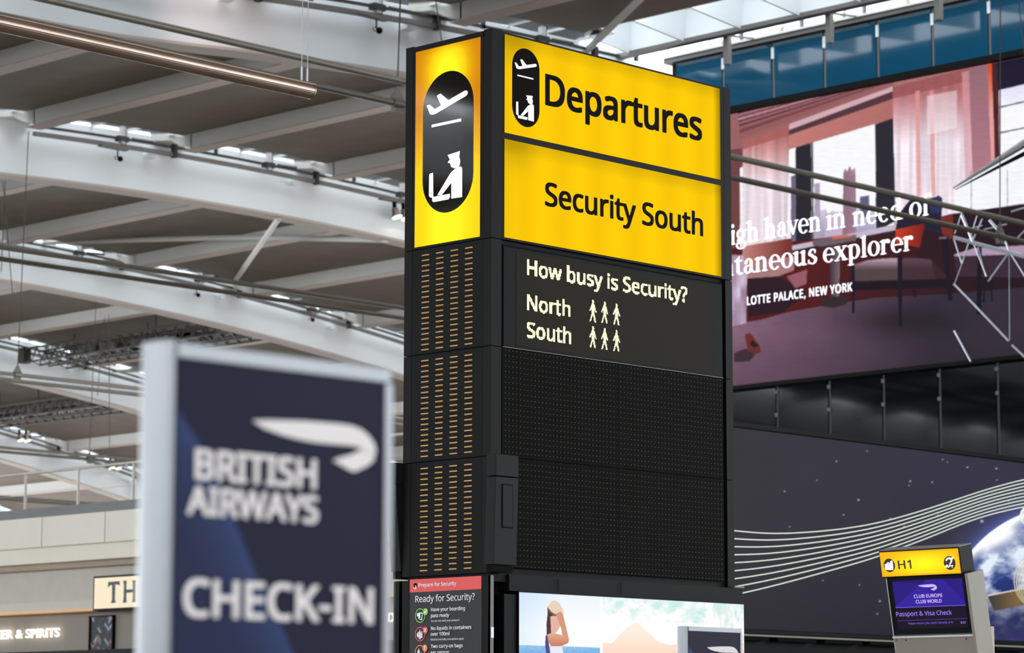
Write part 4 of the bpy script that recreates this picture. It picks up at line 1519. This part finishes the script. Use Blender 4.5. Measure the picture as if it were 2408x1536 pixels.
cx_, cz_ = mth('MULTIPLY', cell(sx.outputs['X'], .0385), .0385), mth('MULTIPLY', cell(sx.outputs['Z'], .0385), .0385)
rr = mth('SQRT', mth('ADD', mth('MULTIPLY', cx_, cx_), mth('MULTIPLY', cz_, cz_)))
lt_ = mth('LESS_THAN', rr, .0042)
mx = nt.nodes.new('ShaderNodeMix'); mx.data_type = 'RGBA'
nt.links.new(lt_, mx.inputs[0])
mx.inputs[6].default_value = lin((10, 10, 9)) + (1,)
mx.inputs[7].default_value = lin((96, 86, 70)) + (1,)
nt.links.new(mx.outputs[2], b_.inputs['Base Color'])
pz0 = RF.uv(1186, 1334)[1]; pzm = RF.uv(1217, 1077.5)[1]; pum = RF.uv(1453.6, 1100)[0]
for (a, b) in ((ld0, pum - .002), (pum + .002, ld1)):
    RF.quadbox('perforated_panel', PERF, a, b, pzm + .003, lz0 - .006, -.02, -.002, tot)
    RF.quadbox('perforated_panel', PERF, a, b, pz0, pzm - .003, -.02, -.002, tot)
RF.quadbox('base_shadow_gap', GAP, TX + .06, XE - .12, 2.60, pz0, -.3, -.06, tot)

# lower cabinet
LZ = 2.635
box('lower_cabinet', CASE2, TX + .03, 17.0, TY + .12, YE, 0, 2.60, tot)
box('cabinet_head', mat('charcoal_head_panel', (18, 18, 20), .55, spec=.1, var=.04), TX + .20, 17.02, TY + .01, YE - .1, RF.uv(1213, 1391)[1] + .004, 2.655, tot)
for xj in (1312, 1460):
    uj = RF.uv(xj, 1380)[0]
    RF.quadbox('head_joint', GAP, uj - .003, uj + .003, 2.55, 2.64, 0.0, .0115 - .01, tot)
box('cabinet_cap_trim', MDRAIL, 16.90, 17.03, TY + .0, YE - .1, 2.655, 2.668, tot)
LF.quadbox('corner_post', CASE, uL0 - .03, uL1 - g, 0, 2.63, -.12, 0, tot)
box('cabinet_side_trim', BLACK, TX, TX + .3, YE + .0, YE + .09, 0, 2.63, tot)
box('corner_post', CASE, TX, TX + .012, TY, -uL2 - g, 0, 2.64, tot)
box('corner_edge_trim', MDRAIL, TX, TX + .03, TY - .004, TY + .02, 0, 2.64, tot)
box('cable_label', WPRINT, TX + .003, TX + .028, TY - .008, TY - .003, 2.20, 2.275, tot)
LF.quadbox('poster_panel', mat('dark_grey_poster', (54, 54, 58), .5, var=.02, spec=.15), uL1, uL2, 0.6, LF.uv(1100, 1357)[1], -.03, 0, tot)
LF.quadbox('poster_base', CASE2, uL1, uL2, 0, .59, -.03, 0, tot)
rbv = LF.uv(1132, 1354.5)[1]; rbv0 = LF.uv(1132, 1385.5)[1]
LF.quadbox('poster_banner', REDP, uL1 + .002, LF.uv(1132.2, 1370)[0], rbv0, rbv, 0, .003, tot)
lettering(LF, WPRINT, 'Prepare for Security', (985.6, 1381), (1074, 1376.5), 8.8, .012, off=.006, parent=tot)
lettering(LF, WPRINT, 'Ready for Security?', (978, 1417), (1117.5, 1410), 15.2, .004, off=.006, parent=tot)
for s_, l_, r_, c_, b__ in (('Have your boarding', (1014.7, 1438.1), (1095, 1434), 8.3, .012), ('pass ready', (1014.5, 1452.3), (1057.3, 1449.8), 8.3, .012),
                            ('You do not need your passport', (1014.7, 1463), (1081.8, 1460), 4.5, 0), ('No liquids in containers', (1014.5, 1482.3), (1109.6, 1478.8), 8.3, .012),
                            ('over 100ml', (1014, 1495.7), (1058, 1493.8), 8.3, .012), ('Medical and baby exemptions apply', (1014, 1506.7), (1092.3, 1503.6), 4.6, 0),
                            ('Two carry-on bags', (1014, 1524.4), (1089.2, 1522), 8.3, .012), ('per person', (1014, 1539), (1057, 1537.8), 8.3, .012)):
    lettering(LF, WPRINT, s_, l_, r_, c_, b__, off=.006, parent=tot)
LF.poly('security_badge', INK, circle(*LF.uv(977.8, 1377.6), .0185, 20), .005, .002, tot, px=False)
cu_, cv_ = LF.uv(977.8, 1377.6)
for nm, shp in (('officer_mark', BODY), ('officer_mark', BAG1), ('officer_mark', BAG2), ('officer_mark', HEAD)):
    LF.poly(nm, WPRINT, [(cu_ + a * .048, cv_ + (b + .22) * .042) for a, b in shp], .008, .001, tot, px=False)
for (cx, cy, m_, bx, by) in ((989.2, 1448, GREENP, 1002, 1439), (989, 1491.5, REDP, 1001.6, 1482.4), (988.6, 1534.4, ORANGEP, 1000.8, 1524.6)):
    u_, v_ = LF.uv(cx, cy)
    ring_poly(LF, 'icon_ring', m_, u_, v_, .0455, .052, .005, tot)
    bu, bv = LF.uv(bx, by)
    LF.poly('icon_badge', m_, circle(bu, bv, .0255, 24), .007, .001, tot, px=False)
    K = lambda pts, o=.008, nm='icon_mark', mm=WPRINT: LF.poly(nm, mm, pts, o, .001, tot, px=False)
    if m_ is GREENP:
        K([(u_ - .032, v_ + .016), (u_ - .002, v_ + .022), (u_ + .004, v_ + .008), (u_ + .004, v_ - .016), (u_ - .012, v_ - .012), (u_ - .03, v_ - .002)])
        K([(u_ + .0, v_ + .024), (u_ + .03, v_ + .018), (u_ + .022, v_ - .034), (u_ - .01, v_ - .026), (u_ - .008, v_ - .018), (u_ + .014, v_ - .026), (u_ + .022, v_ + .012), (u_ + .0, v_ + .017)])
        K([(u_ - .018, v_ - .012), (u_ - .006, v_ - .014), (u_ - .004, v_ - .024), (u_ - .014, v_ - .022)])
        K([(bu - .014, bv - .002), (bu - .009, bv + .004), (bu - .004, bv - .004), (bu + .012, bv + .016), (bu + .016, bv + .012), (bu - .004, bv - .014)], .009)
    elif m_ is REDP:
        K([(u_ - .008, v_ - .036), (u_ + .009, v_ - .036), (u_ + .009, v_ + .014), (u_ + .003, v_ + .022), (u_ + .003, v_ + .032), (u_ - .002, v_ + .032), (u_ - .002, v_ + .022), (u_ - .008, v_ + .014)])
        K([(u_ - .030, v_ - .012), (u_ - .022, v_ - .024), (u_ - .016, v_ - .024), (u_ - .012, v_ - .010), (u_ - .014, v_ + .008), (u_ - .019, v_ + .02), (u_ - .024, v_ + .008), (u_ - .031, v_ + .002)])
        K([(u_ + .013, v_ - .028), (u_ + .027, v_ - .028), (u_ + .027, v_ - .002), (u_ + .021, v_ + .022), (u_ + .018, v_ + .022), (u_ + .013, v_ - .002)])
        for sgn in (1, -1):
            K([(bu - .012 * sgn - .003, bv + .014), (bu - .012 * sgn + .003, bv + .014), (bu + .012 * sgn + .003, bv - .014), (bu + .012 * sgn - .003, bv - .014)], .009)
    else:
        K([(u_ - .022, v_ - .03), (u_ + .0, v_ - .03), (u_ + .0, v_ + .012), (u_ - .022, v_ + .012)])
        K([(u_ - .014, v_ + .012), (u_ - .006, v_ + .012), (u_ - .006, v_ + .026), (u_ - .014, v_ + .026)])
        K([(u_ + .006, v_ - .026), (u_ + .03, v_ - .026), (u_ + .028, v_ - .004), (u_ + .008, v_ - .004)])
        K([(bu - .003, bv - .006), (bu + .003, bv - .006), (bu + .004, bv + .016), (bu - .004, bv + .016)], .009)
        K([(bu - .003, bv - .014), (bu + .003, bv - .014), (bu + .003, bv - .009), (bu - .003, bv - .009)], .009)

# beach screen
bu0, bu1 = RF.uv(1213, 1392)[0], RF.uv(1742.5, 1420)[0]
bv1 = RF.uv(1213, 1392)[1]


def paint_beach(X, Y, U, V):
    col = np.zeros(X.shape + (3,))
    P = lambda pts, c, a=1.0: fill(col, X, Y, pts, c, a)
    col[:] = lerp((204, 226, 252), (250, 252, 255), np.clip((X - 1213) / 110, 0, 1) * .6 + np.clip((Y - 1390) / 90, 0, 1) * .5)
    k = Y > 1517 + (X - 1213) * .03
    col[k] = lerp((150, 196, 236), (104, 168, 222), np.clip((Y - 1517) / 30, 0, 1) + (noise(X, Y, 3) - .5) * .5)[k]
    # hat, hair, arm, shoulder, top
    P([(1287, 1430), (1300, 1446), (1309, 1445), (1312, 1452), (1306, 1470), (1298, 1500), (1286, 1500), (1285, 1470), (1288, 1440)], (70, 44, 42))
    P([(1294, 1450), (1309, 1446), (1318, 1460), (1316, 1476), (1308, 1488), (1296, 1490)], (226, 178, 160))
    P([(1286, 1427), (1290, 1424), (1297, 1414), (1306, 1412), (1316, 1419), (1324, 1434), (1326, 1444), (1318, 1450), (1306, 1446), (1296, 1438)], (232, 208, 184))
    P([(1286, 1427), (1298, 1440), (1310, 1447), (1304, 1450), (1292, 1440)], (120, 84, 70))
    P([(1308, 1443), (1318, 1438), (1324, 1446), (1328, 1462), (1338, 1504), (1333, 1512), (1325, 1508), (1320, 1480), (1312, 1458)], (214, 148, 118))
    P([(1287, 1492), (1300, 1488), (1322, 1494), (1338, 1502), (1337, 1512), (1320, 1520), (1298, 1522), (1286, 1506)], lerp((232, 172, 136), (196, 120, 92), (Y - 1490) / 30))
    P([(1283, 1495), (1287, 1494), (1292, 1522), (1300, 1560), (1288, 1560), (1282, 1520)], (66, 72, 130))
    P([(1292, 1520), (1322, 1520), (1330, 1570), (1298, 1570)], (232, 234, 246))
    # right picture: surf over sand
    r = X > 1411
    sea = lerp((196, 232, 228), (238, 248, 244), fbm(X, Y * 1.4, 40) * 1.4 - .2)
    foam = fbm(X * 1.2 + 40, Y * 1.5, 22, 5)
    edge_ = 1500 + 26 * np.abs((X - 1494) / 80) ** 1.1 - 36 * np.exp(-((X - 1494) / 40) ** 2) + 6 * (noise(X, Y * 0, 11) - .5)
    edge_ = np.minimum(edge_, 1506 + 12 * (noise(X, X * 0, 20)))
    sand = lerp((255, 238, 224), (252, 218, 194), (Y - 1480) / 60)
    a = np.clip((foam - .38) * 3.0 + np.clip((Y - (1408 + (X - 1411) * .10)) / 60, -.6, 1.2), 0, 1)[..., None]
    w = sea * (1 - a) + np.array((255, 254, 255)) * a
    gr = np.clip((X - 1650) / 80, 0, 1)[..., None] * np.clip(noise(X, Y * .35, 5) - .35, 0, 1)[..., None]
    w = w * (1 - gr * .8) + np.array((168, 204, 184)) * gr * .8
    col[r] = np.where((Y > edge_)[..., None], sand, w)[r]
    P([(1411, 1300), (1417, 1300), (1417, 1700), (1411, 1700)], (255, 255, 255))
    return col


BSCR = attr_mat('video_wall_picture', True, 0.3, 0.05, 1.0)
RF.quadbox('screen_housing', BLACK, bu0 - .0, bu1, 1.2, bv1 + .004, -.12, .028, tot)
RF.quadbox('screen_housing_side', BLACK, bu0 - .13, bu0 - .004, 1.2, bv1 - .02, -.1, .012, tot)
RF.picture('screen_picture', BSCR, bu0 + .003, bu1 - .003, 1.22, bv1 - .004, 520, 400, paint_beach, .03, tot)
box('screen_plinth', CASE2, bu0, bu1, TY - .02, TY + .12, 0, 1.2, tot)

# speakers on the tower
def speaker(x0, x1, y0, y1, zt, zb_, dx, facing, label):
    s = empty('column_speaker', ((x0 + x1) / 2, (y0 + y1) / 2, zb_))
    tag(s, label, 'speaker', 'column speakers on the tall sign')
    m2 = mat('speaker_casing', (26, 26, 29), .55, spec=.12, var=.04)
    zc = zt - .16
    MB().hexa([(x0, y0, zb_), (x0 + dx, y0, zc), (x0, y1, zb_), (x0 + dx, y1, zc), (x1, y0, zb_), (x1 + dx, y0, zc), (x1, y1, zb_), (x1 + dx, y1, zc)]).build('speaker_body', m2, s, bevel=.004)
    MB().box(x0 + dx, x1 + dx, y0, y1, zc + .006, zt).build('speaker_cap', m2, s, bevel=.004)
    if facing:
        MB().box(x0 + dx + .06, x1 + dx - .06, y0 - .003, y0 + .01, zc - .36, zc - .05).build('grille_rebate', GAP, s)
        MB().box(x0 + dx + .067, x1 + dx - .067, y0 - .006, y0 + .01, zc - .352, zc - .058).build('grille', m2, s)
    MB().box(x0 + .02, x1 - .02, y0 + .02, y1, zb_ - .05, zb_).build('speaker_bracket', GAP, s)


speaker(14.17, 14.40, 13.96, 14.05, 3.49, 2.71, .02, True, 'black column speaker on the tower front, beside the narrow slotted face')
speaker(14.22, 14.42, 14.955, 15.06, 3.49, 2.70, -.06, False, 'black column speaker on the far left side of the tower, beside the blurred sign')

# ================================================================== CHECK-IN SIGNS
NAVY = attr_mat('navy_sign_print', False, 0.45, 0.08)
GREYL = mat('pale_grey_lettering', (232, 226, 226), .5, var=0, spec=.2)
BP = Plane((0, 3.3, 0), (1, 0, 0), (0, 0, 1))
bcu, bcv = BP.uv(655, 1000)
bw = BP.uv(900, 1000)[0] - BP.uv(412, 1000)[0]
bleft = BP.uv(412, 1000)[0]
btop = BP.uv(412, 832)[1]
RC = lambda x, y: (x / 3.648 + 300, y / 3.648 + 760)
rel = lambda px: (BP.uv(*px)[0] - bleft, BP.uv(*px)[1] - btop)
RIB1 = [rel(RC(*p)) for p in ((1050, 806), (1200, 803), (1500, 812), (1780, 834), (1900, 850), (1980, 880), (2050, 938), (2095, 1005), (2112, 1075), (2092, 1105), (2040, 1075), (1985, 1042), (1900, 1022), (1750, 1010), (1600, 996), (1450, 968), (1300, 928), (1150, 872))]
RIB2 = [rel(RC(*p)) for p in ((1995, 1052), (2045, 1085), (2098, 1112), (2092, 1150), (2030, 1200), (1930, 1245), (1890, 1236), (1740, 1150), (1790, 1130), (1900, 1100))]


SIGNSILV = mat('sign_aluminium', (142, 145, 150), 0.38, 0.6, var=0.03, vscale=4)


def checkin_sign(X0, Y, label, front=True, ox=0.0):
    """X0 left end of the printed face, Y its plane"""
    pl = Plane((X0, Y, 2.065), (1, 0, 0), (0, 0, 1))
    s = empty('checkin_sign', (X0 + .22, Y + .04, 0))
    tag(s, label, 'sign')
    W = bw
    H = 2.065
    D = .072

    def paint(Xp, Yp, U, V):
        col = np.zeros(U.shape + (3,)); col[:] = (28, 28, 50)
        # lighter facet sweeping down from the left edge
        s0 = rel((412, 952)); pts = [rel(p) for p in ((412, 952), (470, 1040), (548, 1215), (600, 1345), (652, 1450), (692, 1540), (720, 1620))]
        ev = np.array([p[1] for p in pts])[::-1]; eu = np.array([p[0] for p in pts])[::-1]
        ue_ = np.interp(V, ev, eu)
        k = (U < ue_) & (V < s0[1])
        t = np.clip(1 - (ue_ - U) / .16, 0, 1)
        c = lerp((36, 41, 70), (48, 64, 108), t ** 2)
        col[k] = c[k]
        return col
    pl.picture('printed_face', NAVY, 0, W, -1.95, 0, 160, 500, paint, .003, s)
    pl.quadbox('sign_body', SIGNSILV, -.0, W, -H + .03, 0, -D, .0, s)
    fr = .012
    pl.quadbox('frame_edge', SIGNSILV, 0, W + fr, 0, .024, -D, .006, s, bevel=.002)
    pl.quadbox('frame_edge', SIGNSILV, W, W + .017, -H + .03, 0, -D, .006, s, bevel=.002)
    # bullnose column on the left edge
    mb = MB()
    n = 16
    for zz in (-H + .03, .026):
        for k in range(n + 1):
            a = math.pi * k / n
            mb.v.append(tuple(pl.pt(-.006 - .013 * math.sin(a), zz, -D / 2 + (D / 2) * math.cos(a))))
        mb.v.append(tuple(pl.pt(-.001, zz, -D))); mb.v.append(tuple(pl.pt(-.001, zz, .0)))
    m_ = n + 3
    for k in range(m_):
        k2 = (k + 1) % m_
        mb.f.append((k, k2, m_ + k2, m_ + k))
    mb.f.append(tuple(range(m_))); mb.f.append(tuple(range(m_, 2 * m_))[::-1])
    mb.build('edge_column', SIGNSILV, s, smooth=True)
    pl.quadbox('foot_plate', SIGNSILV, -.1, W + .1, -H, -H + .03, -D - .15, .15, s, bevel=.004)
    pl.poly('ribbon_mark', GREYL, RIB1, .006, .002, s, px=False)
    pl.poly('ribbon_mark', GREYL, RIB2, .006, .002, s, px=False)
    # lettering, measured on the near sign and shared by the far one
    def L(txt, l, r, cap, bold, sp_=1.0):
        v, f = text_geo(txt, bold, SANS, sp_)
        u0_, v0_ = rel(l); u1_, _ = rel(r); _, vt_ = rel((l[0], l[1] - cap))
        c0, c1 = cap_of(SANS, bold)
        kx = (u1_ - u0_) / (v[:, 0].max() - v[:, 0].min()); ky = (vt_ - v0_) / (c1 - c0)
        mb = MB(); mb.v = [tuple(pl.pt(u0_ + (a - v[:, 0].min()) * kx, v0_ + (b - c0) * ky, .006 + c)) for a, b, c in v]; mb.f = list(f)
        mb.build('lettering', GREYL, s)
    L('BRITISH', (453, 1118.5), (738.6, 1138), 73, .028)
    L('AIRWAYS', (434, 1201), (743, 1222), 68, .028)
    L('CHECK-IN', (425, 1441), (872, 1457), 90, .02)


checkin_sign(bleft, 3.3, 'large blurred navy airline check-in sign with silver edges in the foreground left')
k2 = Plane((0, 9.83, 0), (1, 0, 0), (0, 0, 1))
checkin_sign(k2.uv(1618, 1480)[0], 9.83, 'small navy airline check-in sign in front of the beach screen')

# ================================================================== CHECK-IN DESK DISPLAY
ta = math.radians(10.7)
KO = np.array((15.0, 11.24, 2.72))
KP = Plane(KO, (0, -1, 0), (-math.sin(ta), 0, math.cos(ta)))
kk = empty('desk_display', (15.1, 10.9, 0))
tag(kk, 'grey check-in desk display with yellow H1 lightbox over a purple screen', 'display')


def kq(name, m, a, b, d0, d1, bevel=0):
    (u0, v1), (u1, v0) = KP.uv(*a), KP.uv(*b)
    return KP.quadbox(name, m, u0, u1, v0, v1, d0, d1, kk, bevel=bevel)


KGREY = mat('warm_grey_enamel', (134, 125, 113), .45, var=.03)
ku = lambda x, y: KP.uv(x, y)
u_l, v_t = ku(2068.3, 1299.5); u_r, _ = ku(2253.5, 1291); v_b = ku(2075, 1357)[1]
KP.quadbox('sign_case', BLACK, u_l - .006, u_r + .006, v_b - .008, v_t + .008, -.14, .0, kk, bevel=.002)
KP.quadbox('case_top_trim', MDRAIL, u_l - .006, u_r + .006, v_t + .008, v_t + .014, -.14, .0, kk)


def paint_h1(X, Y, U, V):
    s = (U - u_l) / (u_r - u_l); t = (V - v_b) / (v_t - v_b)
    e = np.exp(-((s - .55) / .42) ** 2 - ((t - .45) / .5) ** 2)
    edge_ = np.clip(np.minimum(np.minimum(s, 1 - s) * 5, np.minimum(t, 1 - t) * 2.2) / .22, 0, 1)
    return lerp((252, 182, 0), (255, 254, 20), e * edge_)


KP.picture('lit_face', GLOSSLIT, u_l, u_r, v_b, v_t, 60, 24, paint_h1, .003, kk)
ZK = 5.565
Q = lambda x, y: (x / ZK + 2040, y / ZK + 1260)
RIMK = mat('dark_brown_print', (52, 26, 14), .4, var=0)
c1_, d1_ = ku(*Q(292, 387)); c2_, d2_ = ku(*Q(1081, 356))
hr = abs(ku(*Q(292, 298))[1] - ku(*Q(292, 477))[1]) / 2
for c_, d_ in ((c1_, d1_), (c2_, d2_)):
    KP.poly('pictogram_disc', RIMK, circle(c_, d_, hr, 32), .006, .002, kk, px=False)
KP.poly('suitcase_mark', WLIT, [Q(*p) for p in ((236, 372), (262, 366), (264, 350), (292, 346), (295, 362), (310, 360), (306, 340), (318, 324), (334, 326), (342, 342), (334, 362), (344, 372), (346, 440), (332, 448), (250, 446), (242, 436))], .009, .001, kk)
KP.poly('suitcase_handle_gap', RIMK, [Q(*p) for p in ((270, 364), (272, 356), (288, 354), (290, 362))], .0105, .001, kk)
for pts in (((1032, 312), (1050, 290), (1080, 280), (1100, 290), (1118, 310), (1116, 340), (1096, 372), (1090, 400), (1068, 418), (1056, 410), (1078, 392), (1086, 360), (1100, 330), (1092, 308), (1070, 302), (1052, 316), (1046, 330), (1034, 326)),
            ((1100, 300), (1110, 282), (1126, 278), (1132, 292), (1112, 322)), ((1022, 400), (1050, 374), (1066, 388), (1036, 420)),
            ((1100, 388), (1132, 384), (1132, 394), (1120, 396), (1122, 420), (1114, 420), (1112, 397), (1100, 397))):
    KP.poly('hearing_loop_mark', WLIT, [Q(*p) for p in pts], .009, .001, kk)
lettering(KP, RIMK, 'H1', Q(412, 438), Q(585, 432), 20.5, .012, off=.006, parent=kk)
# screen below
s0u, s0v = ku(*Q(246, 560)); s1u = ku(*Q(1300, 560))[0]; sv0 = ku(*Q(380, 1300))[1]
KP.quadbox('screen_bezel', BLACK, s0u, s1u, sv0, s0v + .012, -.10, -.012, kk)
a0_, b0_ = ku(*Q(312, 598)); a1_, _ = ku(*Q(1228, 552)); bb = ku(*Q(372, 1232))[1]; bm_ = ku(*Q(355, 945))[1]


def paint_k(X, Y, U, V):
    col = np.zeros(U.shape + (3,)); col[:] = (24, 18, 36)
    s = (U - a0_) / (a1_ - a0_); t = (V - bm_) / (b0_ - bm_)
    blue = np.zeros(U.shape + (3,)); blue[:] = (44, 26, 128)
    k = (s > 1.05 - .9 * 1) & (t < (1 - (s - .78) * 3.4)) & (t > .0) & (t < 1) & (s > .15)
    g1 = (t < .05 + (s) * 1.9) & (s < .52 + .2 * t)
    blue = np.where(g1[..., None], np.array((52, 36, 158.)), blue)
    g2 = (t < 1 - (s - .72) * 3.2) & (s > .5)
    blue = np.where(g2[..., None], np.array((50, 32, 150.)), blue)
    blue = np.where(((t > .95 - .2 * s) & (s < .45))[..., None], np.array((38, 22, 108.)), blue)
    col[V > bm_] = blue[V > bm_]
    k = np.abs(V - bm_) < .0025
    col[k] = (130, 100, 226)
    k = np.abs(V - ku(*Q(372, 1115))[1]) < .0016
    col[k] = (78, 60, 150)
    return col


KP.picture('screen_picture', BSCR, a0_, a1_, bb, b0_, 120, 90, paint_k, -.009, kk)
LAV = mat('lavender_screen_text', (20, 16, 40), .4, emit=(206, 176, 252), var=0)
LAV2 = mat('violet_screen_text', (20, 16, 40), .4, emit=(150, 112, 236), var=0)
LAV3 = mat('dim_violet_screen_text', (20, 16, 40), .4, emit=(104, 78, 176), var=0)
lettering(KP, LAV, 'CLUB EUROPE', Q(601, 820), Q(975, 808), 8.3, .018, off=-.006, parent=kk, name='screen_lettering')
lettering(KP, LAV, 'CLUB WORLD', Q(627, 890), Q(966, 880), 8.3, .018, off=-.006, parent=kk, name='screen_lettering')
lettering(KP, LAV2, 'Passport & Visa Check', Q(370, 1060), Q(1098, 1040), 10.4, .008, off=-.006, parent=kk, name='screen_lettering')
lettering(KP, LAV3, 'Please ensure you reach Security at le', Q(528, 1167), Q(1115, 1158), 5.2, .006, off=-.006, parent=kk, name='screen_lettering')
lettering(KP, LAV2, '9:57', Q(1212, 1155), Q(1280, 1152), 5.2, .006, off=-.006, parent=kk, name='screen_lettering')
ru_, rv_ = ku(*Q(650, 655)); rw_ = ku(*Q(898, 655))[0] - ru_
span = max(p[0] for p in RIB1) - min(p[0] for p in RIB1)
mu, mv = min(p[0] for p in RIB1), RIB1[0][1]
for shp in (RIB1, RIB2):
    KP.poly('ribbon_mark', LAV, [(ru_ + (p[0] - mu) * rw_ / span, rv_ + (p[1] - mv) * rw_ / span) for p in shp], -.006, .001, kk, px=False)
bx_, by_ = ku(*Q(1321, 1137))
# side posts, desk head and lower cabinet
v_low = ku(*Q(345, 1318))[1]
KP.quadbox('left_edge_trim', SILVER, s0u - .006, s0u, v_low - 2.0, s0v, -.12, -.002, kk)
KP.quadbox('side_cheek', KGREY, s1u, s1u + .022, v_low - 2.1, ku(*Q(1300, 490))[1], -.16, .02, kk, bevel=.003)
KP.quadbox('desk_ledge', SILVER2, s0u - .002, s1u, v_low - .012, v_low, -.12, .012, kk)
KP.quadbox('ledge_channel', DKRAIL, s0u, s1u, v_low, sv0, -.10, -.004, kk)
KP.quadbox('lower_front', KGREY, s0u, s1u, v_low - 2.1, v_low - .012, -.14, .0, kk)
for p_ in (Q(503, 1368), Q(1296, 1353)):
    KP.poly('screw_head', DKRAIL, circle(*ku(*p_), .006, 12), .004, .003, kk, px=False)
KP.poly('maker_plate', MDRAIL, [Q(352, 1352), Q(386, 1350), Q(390, 1384), Q(356, 1386)], .004, .003, kk)
dn = empty('desk_partition', (16.2, 10.9, 0))
tag(dn, 'pinkish grey desk partition just right of the H1 display', 'partition')
PX = Plane((16.2, 0, 0), (0, -1, 0), (0, 0, 1))
p0, q0 = PX.uv(2300, 1474); p1, q1 = PX.uv(2330, 1475)
PX.quadbox('partition_panel', mat('pinkish_grey_laminate', (188, 164, 152), .5, var=.02), p0, p1, 0, q0, -.04, 0, dn, bevel=.003)
bdk = empty('check_in_desk', (15.6, 10.9, 0))
tag(bdk, 'low check-in desk under the H1 display', 'desk')
box('desk_body', KGREY, 15.75, 16.15, 10.45, 11.15, 0, 1.05, bdk, bevel=.005)
box('desk_top', SILVER2, 15.72, 16.18, 10.4, 11.2, 1.05, 1.09, bdk, bevel=.005)
